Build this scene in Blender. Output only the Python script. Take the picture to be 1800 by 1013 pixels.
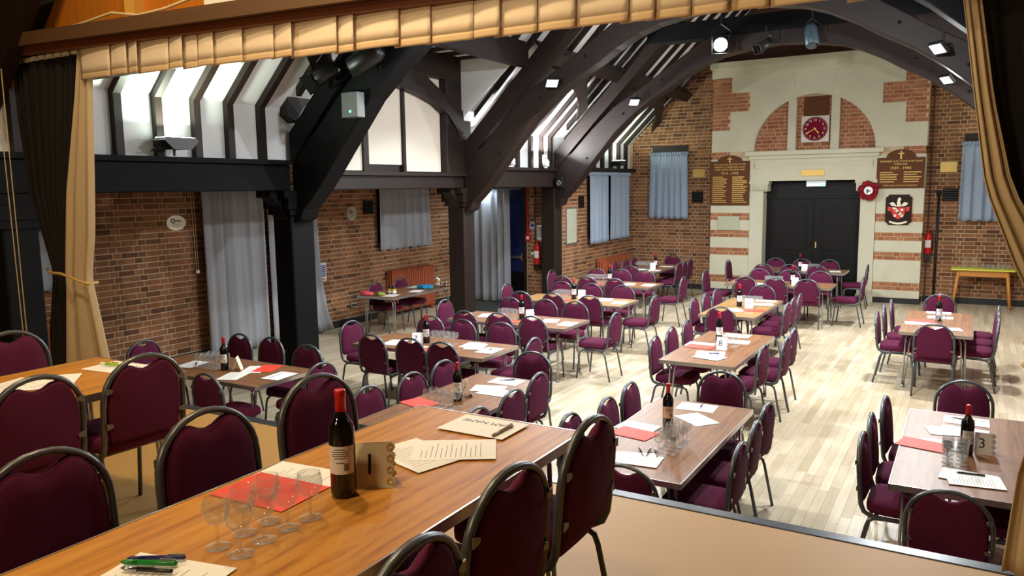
import bpy, bmesh, math, random
from mathutils import Vector, Matrix
random.seed(7)
PI = math.pi
S = bpy.context.scene
COL = S.collection
for o in list(bpy.data.objects):
    bpy.data.objects.remove(o)

# ------------------------------------------------------------------ camera
YAW, PITCH, ROLL = math.radians(30.611), math.radians(7.370), math.radians(-0.7723)
fwd = Vector((-math.sin(YAW)*math.cos(PITCH), math.cos(YAW)*math.cos(PITCH), -math.sin(PITCH)))
r0 = Vector((math.cos(YAW), math.sin(YAW), 0)); u0 = r0.cross(fwd)
rgt = math.cos(ROLL)*r0 + math.sin(ROLL)*u0
upv = -math.sin(ROLL)*r0 + math.cos(ROLL)*u0
cam = bpy.data.cameras.new('camera'); camo = bpy.data.objects.new('camera', cam); COL.objects.link(camo)
M = Matrix(((rgt.x, upv.x, -fwd.x, 0), (rgt.y, upv.y, -fwd.y, 0), (rgt.z, upv.z, -fwd.z, 2.3), (0, 0, 0, 1)))
camo.matrix_world = M
cam.sensor_width = 36.0; cam.lens = 1366.665/1800*36.0; cam.clip_start = 0.05; cam.clip_end = 100
S.camera = camo

# ------------------------------------------------------------------ world, exposure
w = bpy.data.worlds.new('world'); S.world = w; w.use_nodes = True
w.node_tree.nodes['Background'].inputs[0].default_value = (0.55, 0.6, 0.7, 1)
w.node_tree.nodes['Background'].inputs[1].default_value = 0.02
S.view_settings.view_transform = 'Standard'; S.view_settings.look = 'None'
S.view_settings.exposure = 0.0; S.view_settings.gamma = 1.0; S.view_settings.use_curve_mapping = False

def lamp(name, kind, loc, target, power, color, size=0.3, spot=None, blend=0.5, parent=None, size_y=None):
    L = bpy.data.lights.new(name, kind); L.energy = power; L.color = color
    if kind == 'AREA':
        L.size = size
        if size_y: L.shape = 'RECTANGLE'; L.size_y = size_y
    else:
        L.shadow_soft_size = size
    if kind == 'SPOT':
        L.spot_size = math.radians(spot or 90); L.spot_blend = blend
    o = bpy.data.objects.new(name, L); COL.objects.link(o)
    o.location = loc
    d = Vector(target) - Vector(loc)
    o.rotation_euler = d.to_track_quat('-Z', 'Y').to_euler()
    return o

COOL = (0.95, 0.985, 1.0); GREENISH = (0.86, 1.0, 0.80); WARM = (1.0, 0.74, 0.41)
FLOOD_W, UP_W, STAGE_W = 165.0, 150.0, 46.0
# LED floodlights fixed to the trusses, aimed down into the hall (their housings are built with the trusses)
FLOODS = []
for yy in (6.4, 9.93, 12.98):
    for sx in (-1, 1):
        FLOODS.append((-2.77 + sx*2.36, yy, 3.74, sx) if yy > 7 else (-2.77 + sx*1.7, yy, 4.12, sx))
for (x, y, z, sx) in FLOODS:
    lamp('floodlight_lamp', 'AREA', (x - sx*0.10, y - 0.16, z - 0.16), (x - sx*1.6, y - 0.9 if y > 7 else y + 2.2, 0.0), FLOOD_W, COOL, 0.20)
# uplighters standing on the wall plates, both sides of the hall
for (y, colr, k) in ((4.9, GREENISH, 0.5), (11.25, COOL, 1.2), (12.45, COOL, 1.2), (15.8, GREENISH, 0.32)):
    lamp('uplight_lamp', 'AREA', (-6.58, y, 2.86), (-5.9, y, 4.6), UP_W*k*0.5, colr, 0.16)
    lamp('uplight_lamp', 'AREA', (1.04, y, 2.86), (0.35, y, 4.6), UP_W*k*0.32, colr, 0.16)
# warm stage working lights above and behind the camera, plus one added fill
lamp('stage_lamp', 'AREA', (-2.7, 2.25, 4.6), (-2.5, 2.5, 0.8), STAGE_W*1.25, WARM, 0.16)
lamp('stage_lamp', 'AREA', (-1.9, 0.5, 4.6), (-1.9, 1.4, 0.8), STAGE_W*0.8, WARM, 0.3)
lamp('stage_lamp', 'AREA', (-2.8, -1.9, 3.7), (-1.7, 1.6, 1.4), STAGE_W*1.2, WARM, 0.35)  # added fill lamp, no known fitting; brightens the card and chair fronts
lamp('stage_lamp', 'AREA', (-4.6, 1.9, 4.6), (-4.4, 2.3, 0.8), STAGE_W*0.7, WARM, 0.2)
# small light over the aisle fire door
lamp('bulkhead_lamp', 'AREA', (-8.38, 13.12, 2.25), (-8.38, 13.2, 0.0), 6, (0.75, 0.9, 1.0), 0.25)

# ------------------------------------------------------------------ materials
def lin(c):
    c = c/255.0
    return c/12.92 if c <= 0.04045 else ((c+0.055)/1.055)**2.4
def rgb(r, g, b): return (lin(r), lin(g), lin(b), 1.0)
MATS = {}
def newmat(name):
    m = bpy.data.materials.new(name); m.use_nodes = True
    nt = m.node_tree; b = nt.nodes['Principled BSDF']
    MATS[name] = m
    return m, nt, b
def setc(b, col, rough=0.6, metal=0.0, spec=0.5):
    b.inputs['Base Color'].default_value = col; b.inputs['Roughness'].default_value = rough
    b.inputs['Metallic'].default_value = metal; b.inputs['Specular IOR Level'].default_value = spec
def mixcol(nt, fac, a, b_):
    n = nt.nodes.new('ShaderNodeMix'); n.data_type = 'RGBA'
    n.inputs[6].default_value = a; n.inputs[7].default_value = b_
    nt.links.new(fac, n.inputs[0]); return n
def noise(nt, scale, detail=3, rough=0.5, vec=None, sc=None):
    n = nt.nodes.new('ShaderNodeTexNoise'); n.inputs['Scale'].default_value = scale
    n.inputs['Detail'].default_value = detail; n.inputs['Roughness'].default_value = rough
    tc = nt.nodes.new('ShaderNodeTexCoord')
    if sc:
        mp = nt.nodes.new('ShaderNodeMapping'); mp.inputs['Scale'].default_value = sc
        nt.links.new(tc.outputs[vec or 'Object'], mp.inputs[0]); nt.links.new(mp.outputs[0], n.inputs['Vector'])
    else:
        nt.links.new(tc.outputs[vec or 'Object'], n.inputs['Vector'])
    return n
def ramp(nt, fac, stops):
    n = nt.nodes.new('ShaderNodeValToRGB'); cr = n.color_ramp
    while len(cr.elements) < len(stops): cr.elements.new(0.5)
    for e, (p, c) in zip(cr.elements, stops): e.position = p; e.color = c
    nt.links.new(fac, n.inputs[0]); return n
def bump(nt, b, h, strength=0.2, dist=0.01):
    n = nt.nodes.new('ShaderNodeBump'); n.inputs['Strength'].default_value = strength; n.inputs['Distance'].default_value = dist
    nt.links.new(h, n.inputs['Height']); nt.links.new(n.outputs[0], b.inputs['Normal'])
def plain(name, col, rough=0.6, metal=0.0, var=0.12, scale=8, bmp=0.0, spec=0.5, sc=None):
    m, nt, b = newmat(name); setc(b, col, rough, metal, spec)
    if var:
        n = noise(nt, scale, 4, 0.55, sc=sc)
        d = tuple(c*(1-var) for c in col[:3])+(1,); l = tuple(min(1, c*(1+var)) for c in col[:3])+(1,)
        mx = mixcol(nt, n.outputs['Fac'], d, l); nt.links.new(mx.outputs[2], b.inputs['Base Color'])
        if bmp: bump(nt, b, n.outputs['Fac'], bmp, 0.004)
    return m
def emit(name, col, strength):
    m, nt, b = newmat(name); setc(b, col, 0.4)
    b.inputs['Emission Color'].default_value = col; b.inputs['Emission Strength'].default_value = strength
    return m
def brickmat(name, stops, per_object, rough=0.85):
    m, nt, b = newmat(name); setc(b, stops[0][1], rough, 0, 0.3)
    if per_object:
        oi = nt.nodes.new('ShaderNodeObjectInfo'); fac = oi.outputs['Random']
    else:
        g = nt.nodes.new('ShaderNodeNewGeometry'); fac = g.outputs['Random Per Island']
    rp = ramp(nt, fac, stops)
    n = noise(nt, 14, 4, 0.6, 'Object'); 
    g2 = nt.nodes.new('ShaderNodeNewGeometry'); nt.links.new(g2.outputs['Position'], n.inputs['Vector'])
    mx = nt.nodes.new('ShaderNodeMix'); mx.data_type = 'RGBA'; mx.blend_type = 'MULTIPLY'; mx.inputs[0].default_value = 1.0
    r2 = ramp(nt, n.outputs['Fac'], [(0.25, (0.72, 0.72, 0.72, 1)), (0.75, (1.2, 1.2, 1.2, 1))])
    nt.links.new(rp.outputs[0], mx.inputs[6]); nt.links.new(r2.outputs[0], mx.inputs[7])
    nt.links.new(mx.outputs[2], b.inputs['Base Color'])
    bump(nt, b, n.outputs['Fac'], 0.35, 0.006)
    return m
BR = [(0.0, rgb(88, 58, 40)), (0.2, rgb(116, 76, 50)), (0.5, rgb(138, 91, 60)), (0.8, rgb(150, 101, 66)), (1.0, rgb(126, 91, 66))]
brickmat('brick_piece', BR, True); brickmat('brick_mass', BR, False)
BQ = [(0.0, rgb(142, 88, 60)), (0.5, rgb(160, 103, 71)), (1.0, rgb(170, 117, 83))]
brickmat('quoin_brick', BQ, True)
plain('mortar', rgb(190, 168, 136), 0.95, var=0.2, scale=6, bmp=0.3)
plain('mortar_pale', rgb(196, 170, 138), 0.95, var=0.12, scale=6)
plain('stone', rgb(196, 192, 168), 0.85, var=0.10, scale=3, bmp=0.15)
plain('plaster', rgb(228, 230, 232), 0.8, var=0.04, scale=2)
plain('panel_cream', rgb(226, 218, 204), 0.6, var=0.03, scale=2)
plain('timber', rgb(34, 23, 19), 0.5, spec=0.3, var=0.35, scale=5, bmp=0.15, sc=(1, 1, 6))
plain('timber_y', rgb(34, 23, 20), 0.5, spec=0.3, var=0.35, scale=5, bmp=0.15, sc=(6, 0.6, 6))
plain('black_paint', rgb(13, 14, 16), 0.6, var=0.2, scale=4, spec=0.12)
plain('door_black', rgb(20, 18, 17), 0.45, var=0.25, scale=5, spec=0.2)
plain('door_blue', rgb(24, 34, 78), 0.4, var=0.1)
plain('skirting', rgb(30, 27, 24), 0.6, var=0.3, scale=6)
plain('gable_board', rgb(86, 50, 36), 0.6, var=0.25, scale=5, sc=(0.4, 1, 8))
plain('stage_floor', rgb(176, 134, 68), 0.55, var=0.07, scale=60)
plain('stage_nosing', rgb(70, 74, 80), 0.32, 0.55, var=0.5, scale=60)
plain('stage_wall', rgb(120, 96, 72), 0.8, var=0.1)
plain('proscenium_red', rgb(128, 44, 26), 0.7, var=0.2, scale=5)  # brick red and the warm light falling on it, both in this colour
plain('varnished_board', rgb(196, 118, 36), 0.4, var=0.22, scale=4, sc=(6, 6, 0.5))
plain('varnished_stud', rgb(222, 170, 84), 0.45, var=0.12, scale=4, sc=(6, 6, 0.5))
plain('beam_brown', rgb(92, 66, 46), 0.5, var=0.2, scale=4, sc=(0.3, 4, 6))
plain('beam_red', rgb(96, 50, 24), 0.45, var=0.2, scale=4, sc=(0.3, 4, 6))
plain('valance_cloth', rgb(228, 213, 194), 0.9, var=0.05, scale=30)
plain('valance_hem', rgb(204, 178, 144), 0.9, var=0.05, scale=30)
plain('beige_drape', rgb(194, 176, 148), 0.9, var=0.06, scale=20)
plain('black_drape', rgb(20, 16, 15), 0.95, var=0.3, scale=12)
plain('grey_drape', rgb(150, 152, 158), 0.85, var=0.05, scale=30)
plain('blue_drape', rgb(146, 160, 178), 0.85, var=0.05, scale=30)
plain('radiator_red', rgb(160, 80, 50), 0.4, var=0.08)
plain('steel', rgb(170, 172, 174), 0.25, 0.9, var=0.1)
plain('alloy_edge', rgb(196, 190, 182), 0.28, 0.85, var=0.1)
plain('hammer_grey', rgb(92, 96, 102), 0.35, 0.55, var=0.25, scale=120)
plain('bracket_grey', rgb(120, 116, 108), 0.4, 0.6, var=0.1)
plain('fabric', rgb(85, 28, 55), 0.95, var=0.10, scale=220, bmp=0.1, spec=0.15)
plain('underside', rgb(34, 26, 24), 0.8, var=0.1)
plain('paper', rgb(240, 240, 240), 0.7, var=0.0)
plain('paper_cream', rgb(236, 226, 200), 0.7, var=0.02)
plain('paper_red', rgb(232, 66, 48), 0.6, var=0.03)
plain('ink', rgb(40, 38, 44), 0.7, var=0.0)
plain('ink_grey', rgb(150, 150, 158), 0.8, var=0.0)
plain('gold', rgb(214, 176, 92), 0.4, 0.3, var=0.05)
plain('board_brown', rgb(92, 54, 30), 0.6, spec=0.15, var=0.12, scale=5, sc=(6, 1, 0.6))
plain('white_plastic', rgb(232, 232, 230), 0.4, var=0.0)
plain('black_plastic', rgb(18, 18, 20), 0.4, var=0.0)
plain('grey_plastic', rgb(96, 98, 98), 0.45, var=0.03)
plain('blue_steel', rgb(70, 92, 104), 0.4, 0.3, var=0.1)
plain('blue_fabric', rgb(40, 150, 205), 0.8, var=0.1)
plain('red_gloss', rgb(190, 24, 26), 0.3, var=0.03)
plain('pipe_red', rgb(170, 34, 30), 0.4, var=0.05)
plain('clock_red', rgb(110, 12, 30), 0.7, var=0.0, spec=0.1)
plain('clock_frame', rgb(206, 200, 186), 0.6, var=0.06)
plain('poppy', rgb(150, 14, 34), 0.7, var=0.25, scale=60)
plain('shield_red', rgb(200, 40, 34), 0.4, var=0.05)
plain('plaque_dark', rgb(44, 28, 20), 0.6, var=0.1, spec=0.15)
plain('silver_plaque', rgb(200, 196, 178), 0.3, 0.7, var=0.05)
plain('brass', rgb(206, 176, 96), 0.4, 0.5, var=0.1)
plain('stone_tablet', rgb(176, 178, 150), 0.6, var=0.08)
plain('capsule_red', rgb(196, 20, 24), 0.35, var=0.0)
plain('label_white', rgb(226, 224, 222), 0.6, var=0.0)
plain('label_cream', rgb(220, 196, 170), 0.6, var=0.03)
plain('sign_blue', rgb(24, 60, 150), 0.5, var=0.0)
plain('sign_green', rgb(24, 120, 70), 0.5, var=0.0)
plain('mat_dark', rgb(40, 44, 40), 0.95, var=0.2, scale=40)
plain('yellow_top', rgb(206, 206, 70), 0.4, var=0.05)
plain('oak', rgb(190, 124, 52), 0.5, var=0.12, scale=5, sc=(4, 4, 0.6))
plain('sack', rgb(196, 184, 156), 0.9, var=0.12, scale=10)
plain('rope', rgb(190, 172, 138), 0.9, var=0.2, scale=90)
plain('gold_cord', rgb(202, 168, 100), 0.8, var=0.3, scale=90)
plain('cable_white', rgb(226, 206, 160), 0.6, var=0.0)
plain('pen_green', rgb(26, 130, 50), 0.35, var=0.0)
plain('pen_lime', rgb(160, 200, 40), 0.4, var=0.0)
plain('pen_navy', rgb(40, 34, 100), 0.35, var=0.0)
plain('pen_beige', rgb(150, 128, 106), 0.4, var=0.0)
plain('pen_black', rgb(24, 20, 24), 0.35, var=0.0)
plain('toy_white', rgb(230, 226, 216), 0.8, var=0.05)
plain('toy_gold', rgb(196, 150, 40), 0.6, var=0.1)
plain('coffee', rgb(40, 22, 12), 0.4, var=0.0)
plain('jar_label', rgb(212, 170, 70), 0.5, var=0.05)
plain('pink_pack', rgb(216, 80, 84), 0.5, var=0.1)
plain('olive_pack', rgb(130, 136, 50), 0.5, var=0.1)
m, nt, b = newmat('bottle_glass'); setc(b, rgb(10, 12, 10), 0.06, 0, 0.7)
emit('lit_white', (0.95, 0.98, 1.0, 1), 14); emit('lit_spot', (1, 0.98, 0.94, 1), 60); emit('lit_green', (0.85, 1.0, 0.82, 1), 14)
emit('flood_face', (0.86, 0.93, 1.0, 1), 1.1); emit('led_green', (0.05, 1.0, 0.45, 1), 8); emit('exit_face', (0.75, 0.85, 0.88, 1), 0.35)
emit('bulkhead', (0.75, 0.92, 1.0, 1), 10)
# thin glass
m, nt, b = newmat('glass')
out = nt.nodes['Material Output']
tr = nt.nodes.new('ShaderNodeBsdfTransparent'); tr.inputs[0].default_value = (0.955, 0.96, 0.96, 1)
gl = nt.nodes.new('ShaderNodeBsdfGlossy'); gl.inputs['Roughness'].default_value = 0.03
lw = nt.nodes.new('ShaderNodeLayerWeight'); lw.inputs['Blend'].default_value = 0.32
rp = ramp(nt, lw.outputs['Facing'], [(0.0, (0.08, 0.08, 0.08, 1)), (0.6, (0.2, 0.2, 0.2, 1)), (1.0, (0.95, 0.95, 0.95, 1))])
ms = nt.nodes.new('ShaderNodeMixShader')
df = nt.nodes.new('ShaderNodeBsdfDiffuse'); df.inputs[0].default_value = (0.9, 0.92, 0.92, 1)  # white diffuse mixed in to imitate light caught on the glass edges
m2 = nt.nodes.new('ShaderNodeMixShader'); m2.inputs[0].default_value = 0.45
nt.links.new(gl.outputs[0], m2.inputs[1]); nt.links.new(df.outputs[0], m2.inputs[2])
nt.links.new(rp.outputs[0], ms.inputs[0]); nt.links.new(tr.outputs[0], ms.inputs[1]); nt.links.new(m2.outputs[0], ms.inputs[2])
nt.links.new(ms.outputs[0], out.inputs['Surface'])
# table laminate: grain runs along the table (local y)
def laminate(name, c1, c2, c3, rough, spec=0.35):
    m, nt, b = newmat(name); setc(b, c2, rough, 0, spec)
    n1 = noise(nt, 1.0, 5, 0.6, sc=(16, 1.6, 1)); n1.inputs['Distortion'].default_value = 1.6
    wv = nt.nodes.new('ShaderNodeTexWave'); wv.inputs['Scale'].default_value = 2.2; wv.inputs['Distortion'].default_value = 12.0
    wv.inputs['Detail'].default_value = 3.0; wv.inputs['Detail Scale'].default_value = 0.8
    tc = nt.nodes.new('ShaderNodeTexCoord'); mp = nt.nodes.new('ShaderNodeMapping'); mp.inputs['Scale'].default_value = (3.2, 0.45, 1)
    nt.links.new(tc.outputs['Object'], mp.inputs[0]); nt.links.new(mp.outputs[0], wv.inputs['Vector'])
    mx = nt.nodes.new('ShaderNodeMath'); mx.operation = 'MULTIPLY_ADD'; mx.inputs[1].default_value = 0.13
    nt.links.new(wv.outputs['Fac'], mx.inputs[0]); nt.links.new(n1.outputs['Fac'], mx.inputs[2])
    r = ramp(nt, mx.outputs[0], [(0.28, c1), (0.55, c2), (0.9, c3)])
    nt.links.new(r.outputs[0], b.inputs['Base Color'])
    return m
laminate('laminate_oak', rgb(138, 84, 26), rgb(184, 124, 44), rgb(202, 146, 64), 0.48, 0.25)
laminate('laminate_tan', rgb(116, 84, 48), rgb(152, 114, 68), rgb(170, 134, 88), 0.36)
laminate('laminate_brown', rgb(96, 64, 42), rgb(128, 88, 58), rgb(146, 104, 72), 0.42, 0.3)
# hall floor planks
def plankmat(name, per_object):
    m, nt, b = newmat(name); setc(b, rgb(206, 178, 134), 0.34, 0, 0.4)
    if per_object:
        oi = nt.nodes.new('ShaderNodeObjectInfo'); fac = oi.outputs['Random']
    else:
        g = nt.nodes.new('ShaderNodeNewGeometry'); fac = g.outputs['Random Per Island']
    r = ramp(nt, fac, [(0.0, rgb(178, 162, 134)), (0.3, rgb(190, 176, 150)), (0.75, rgb(197, 184, 160)), (1.0, rgb(206, 195, 173))])
    g2 = nt.nodes.new('ShaderNodeNewGeometry'); mp = nt.nodes.new('ShaderNodeMapping'); mp.inputs['Scale'].default_value = (26, 2.2, 1)
    nt.links.new(g2.outputs['Position'], mp.inputs[0])
    n = nt.nodes.new('ShaderNodeTexNoise'); n.inputs['Scale'].default_value = 1; n.inputs['Detail'].default_value = 5
    nt.links.new(mp.outputs[0], n.inputs['Vector'])
    n2 = nt.nodes.new('ShaderNodeTexNoise'); n2.inputs['Scale'].default_value = 0.9; n2.inputs['Detail'].default_value = 4
    nt.links.new(g2.outputs['Position'], n2.inputs['Vector'])
    r2 = ramp(nt, n.outputs['Fac'], [(0.3, (0.88, 0.86, 0.82, 1)), (0.7, (1.05, 1.05, 1.05, 1))])
    r3 = ramp(nt, n2.outputs['Fac'], [(0.32, (0.84, 0.8, 0.74, 1)), (0.6, (1, 1, 1, 1))])
    a = nt.nodes.new('ShaderNodeMix'); a.data_type = 'RGBA'; a.blend_type = 'MULTIPLY'; a.inputs[0].default_value = 1
    c = nt.nodes.new('ShaderNodeMix'); c.data_type = 'RGBA'; c.blend_type = 'MULTIPLY'; c.inputs[0].default_value = 1
    nt.links.new(r.outputs[0], a.inputs[6]); nt.links.new(r2.outputs[0], a.inputs[7])
    nt.links.new(a.outputs[2], c.inputs[6]); nt.links.new(r3.outputs[0], c.inputs[7])
    nt.links.new(c.outputs[2], b.inputs['Base Color'])
plankmat('plank_piece', True); plankmat('plank_mass', False)
plain('floor_gap', rgb(120, 96, 66), 0.8, var=0.1)

# ------------------------------------------------------------------ mesh helpers
class MB:
    def __init__(s): s.v = []; s.f = []
    def add(s, vs, fs):
        k = len(s.v); s.v += [tuple(p) for p in vs]; s.f += [tuple(i+k for i in f) for f in fs]; return s
    def box(s, x0, x1, y0, y1, z0, z1):
        return s.add([(x0,y0,z0),(x1,y0,z0),(x1,y1,z0),(x0,y1,z0),(x0,y0,z1),(x1,y0,z1),(x1,y1,z1),(x0,y1,z1)],
                     [(3,2,1,0),(4,5,6,7),(0,1,5,4),(1,2,6,5),(2,3,7,6),(3,0,4,7)])
    def obox(s, c, size, rot):   # rot: Matrix 3x3
        hx, hy, hz = size[0]/2, size[1]/2, size[2]/2
        vs = [Vector(c) + rot @ Vector(p) for p in [(-hx,-hy,-hz),(hx,-hy,-hz),(hx,hy,-hz),(-hx,hy,-hz),(-hx,-hy,hz),(hx,-hy,hz),(hx,hy,hz),(-hx,hy,hz)]]
        return s.add(vs, [(3,2,1,0),(4,5,6,7),(0,1,5,4),(1,2,6,5),(2,3,7,6),(3,0,4,7)])
    def prism(s, poly, axis, a, b):   # polygon in the two other axes, extruded along axis from a to b
        def P(p, t):
            if axis == 'y': return (p[0], t, p[1])
            if axis == 'x': return (t, p[0], p[1])
            return (p[0], p[1], t)
        n = len(poly)
        vs = [P(p, a) for p in poly] + [P(p, b) for p in poly]
        fs = [tuple(range(n)), tuple(range(2*n-1, n-1, -1))] + [(i, n+i, n+(i+1) % n, (i+1) % n) for i in range(n)]
        return s.add(vs, fs)
    def tube(s, path, r, n=8, closed=False, cap=True, flat=1.0):
        P = [Vector(p) for p in path]; m = len(P); rings = []; prev = None
        for i in range(m):
            if closed: t = P[(i+1) % m]-P[(i-1) % m]
            else: t = P[min(i+1, m-1)]-P[max(i-1, 0)]
            t.normalize()
            if prev is None:
                a = Vector((0,0,1)) if abs(t.z) < 0.9 else Vector((1,0,0))
                u = t.cross(a).normalized()
            else:
                u = (prev - t*prev.dot(t)).normalized()
            prev = u; v = t.cross(u)
            rr = r[i] if isinstance(r, (list, tuple)) else r
            rings.append([P[i] + (u*math.cos(2*PI*k/n) + v*math.sin(2*PI*k/n)*flat)*rr for k in range(n)])
        vs = [p for q in rings for p in q]; fs = []
        for i in range(m if closed else m-1):
            j = (i+1) % m
            for k in range(n): fs.append((i*n+k, i*n+(k+1) % n, j*n+(k+1) % n, j*n+k))
        if cap and not closed: fs += [tuple(range(n-1, -1, -1)), tuple((m-1)*n+k for k in range(n))]
        return s.add(vs, fs)
    def lathe(s, prof, n=16, c=(0,0,0), caps=True):
        vs = []; fs = []; m = len(prof)
        for (r, z) in prof:
            for k in range(n): vs.append((c[0]+r*math.cos(2*PI*k/n), c[1]+r*math.sin(2*PI*k/n), c[2]+z))
        for i in range(m-1):
            for k in range(n): fs.append((i*n+k, i*n+(k+1) % n, (i+1)*n+(k+1) % n, (i+1)*n+k))
        if caps: fs += [tuple(range(n-1, -1, -1)), tuple((m-1)*n+k for k in range(n))]
        return s.add(vs, fs)
    def mesh(s, name, smooth=False):
        me = bpy.data.meshes.new(name); me.from_pydata(s.v, [], s.f); me.update()
        bm = bmesh.new(); bm.from_mesh(me); bmesh.ops.recalc_face_normals(bm, faces=bm.faces); bm.to_mesh(me); bm.free()
        if smooth:
            me.polygons.foreach_set('use_smooth', [True]*len(me.polygons))
        return me
    def build(s, name, mat, parent=None, smooth=False, loc=None):
        me = s.mesh(name, smooth); me.materials.append(MATS[mat])
        return link(name, me, parent, loc)
def link(name, me, parent=None, loc=None, rz=None):
    o = bpy.data.objects.new(name, me); COL.objects.link(o)
    if parent is not None: o.parent = parent
    if loc is not None: o.location = loc
    if rz is not None: o.rotation_euler = (0, 0, rz)
    return o
def tag(o, label=None, cat=None, group=None, kind=None):
    if label: o['label'] = label
    if cat: o['category'] = cat
    if group: o['group'] = group
    if kind: o['kind'] = kind
    return o
def thing(name, label, cat, loc=(0,0,0), rz=0, group=None, kind=None):
    o = bpy.data.objects.new(name, None); o.empty_display_size = 0.1; COL.objects.link(o)
    o.location = loc; o.rotation_euler = (0, 0, rz)
    return tag(o, label, cat, group, kind)
def struct(name, label, loc=(0,0,0)):
    return thing(name, label, None, loc, 0, None, 'structure')
def copy_tree(o, parent=None):
    c = o.copy(); COL.objects.link(c)
    if parent is not None: c.parent = parent
    for ch in o.children: copy_tree(ch, c)
    return c
def bevel(o, wd=0.005, seg=2):
    m = o.modifiers.new('bevel', 'BEVEL'); m.width = wd; m.segments = seg; m.limit_method = 'ANGLE'; return o
TXT = {}
def text_mesh(body, size, align='CENTER', spacing=1.0, extrude=0.0):
    key = (body, round(size, 4), align, extrude)
    if key in TXT: return TXT[key]
    cu = bpy.data.curves.new('t', 'FONT'); cu.body = body; cu.size = size; cu.align_x = align; cu.align_y = 'CENTER'
    cu.space_character = spacing; cu.resolution_u = 2; cu.extrude = extrude
    ob = bpy.data.objects.new('t', cu); COL.objects.link(ob)
    dg = bpy.context.evaluated_depsgraph_get()
    me = bpy.data.meshes.new_from_object(ob.evaluated_get(dg))
    bpy.data.objects.remove(ob); me.name = 'lettering'
    TXT[key] = me; return me
def lettering(body, size, mat, parent, mtx, align='CENTER', name='lettering'):
    me = text_mesh(body, size, align).copy(); me.materials.clear(); me.materials.append(MATS[mat])
    o = link(name, me, parent); o.matrix_local = mtx; return o
# text on a vertical face looking towards -y
def face_y(x, y, z): return Matrix.Translation((x, y, z)) @ Matrix.Rotation(PI/2, 4, 'X')
# ================================================================== STRUCTURE
XA, XO, XR, YB = -6.75, -9.1, 1.23, 16.9      # arcade line, outer aisle wall, right wall, back wall
XC = -2.76                                     # hall centre line
ZS = 0.785                                     # stage height
# ---- hall floor
fl = struct('floor', 'pale strip wood hall floor with narrow boards running towards the back wall')
MB().box(XO-0.3, XR+0.3, 3.2, YB+0.3, -0.2, -0.012).build('subfloor', 'floor_gap', fl)
planks = []
rn = random.Random(3)
PW = 0.072
nx = int((XR-XO)/PW)
for i in range(nx):
    x0 = XO + i*PW; y = 3.35 - rn.random()*0.9
    while y < YB:
        ln = rn.choice((0.55, 0.7, 0.85, 1.0, 1.2))
        planks.append((x0+PW/2, y+ln/2, ln)); y += ln
def plank_rank(p):
    x, y, l = p
    reg = [(-1.3, -0.42, 4.0, 9.6), (-3.45, -2.6, 5.6, 9.2), (-1.75, -0.8, 8.2, 13.5), (-3.95, -2.9, 8.6, 12.6), (-7.4, -5.8, 6.2, 9.5)]
    for k, (a, b_, c, d) in enumerate(reg):
        if a < x < b_ and c < y < d: return (0 if k < 2 else 1, math.hypot(x, y))
    return (2, math.hypot(x, y))
planks.sort(key=plank_rank)
pm = {}
mass = MB()
for k, (x, y, ln) in enumerate(planks):
    if k < 290:
        if ln not in pm:
            pm[ln] = MB().box(-PW/2+0.0006, PW/2-0.0006, -ln/2+0.0008, ln/2-0.0008, -0.012, 0).mesh('plank'); pm[ln].materials.append(MATS['plank_piece'])
        link('plank', pm[ln], fl, (x, y, 0))
    else:
        y0, y1 = max(3.3, y-ln/2+0.0008), min(YB, y+ln/2-0.0008)
        mass.box(x-PW/2+0.0006, x+PW/2-0.0006, y0, y1, -0.012, 0)
tag(mass.build('plank_field', 'plank_mass', fl), kind='stuff')

# ---- brickwork
BM = {}
def brick_mesh(orient, wd, ht, mat):
    key = (orient, round(wd, 3), round(ht, 3), mat)
    if key not in BM:
        h = round(wd, 3)/2; v = ht/2
        m = MB().box(-0.02, 0.004, -h, h, -v, v) if orient == 'x' else MB().box(-h, h, -0.004, 0.02, -v, v)
        me = m.mesh('brick'); me.materials.append(MATS[mat]); BM[key] = me
    return BM[key]
def brickwork(parent, orient, plane, z0, ncourse, intervals, rank, pmat, mmat, limit=290, seed=1, course=0.075, joint=0.012):
    rn = random.Random(seed); L = []
    for c in range(ncourse):
        za = z0 + c*course; zc = za + course/2
        for (ua, ub) in intervals(zc):
            u = ua - (0.0 if c % 2 else 0.1688); k = c % 2
            while u < ub - 0.02:
                wd = 0.215 if k % 2 == 0 else 0.1025
                a, b_ = max(u, ua), min(u+wd, ub)
                if b_-a > 0.03: L.append(((a+b_)/2, zc, b_-a))
                u += wd + joint; k += 1
    L.sort(key=lambda t: rank(t[0], t[1]))
    mass = MB(); n = 0
    for (u, z, wd) in L:
        ht = course-joint
        if n < limit and rank(u, z) < 1e6:
            me = brick_mesh(orient, wd, ht, pmat)
            link('brick', me, parent, (plane, u, z) if orient == 'x' else (u, plane, z)); n += 1
        else:
            if orient == 'x': mass.box(plane-0.02, plane+0.004, u-wd/2, u+wd/2, z-ht/2, z+ht/2)
            else: mass.box(u-wd/2, u+wd/2, plane-0.004, plane+0.02, z-ht/2, z+ht/2)
    if mass.v: tag(mass.build('brick_field', mmat, parent), kind='stuff')

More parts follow.
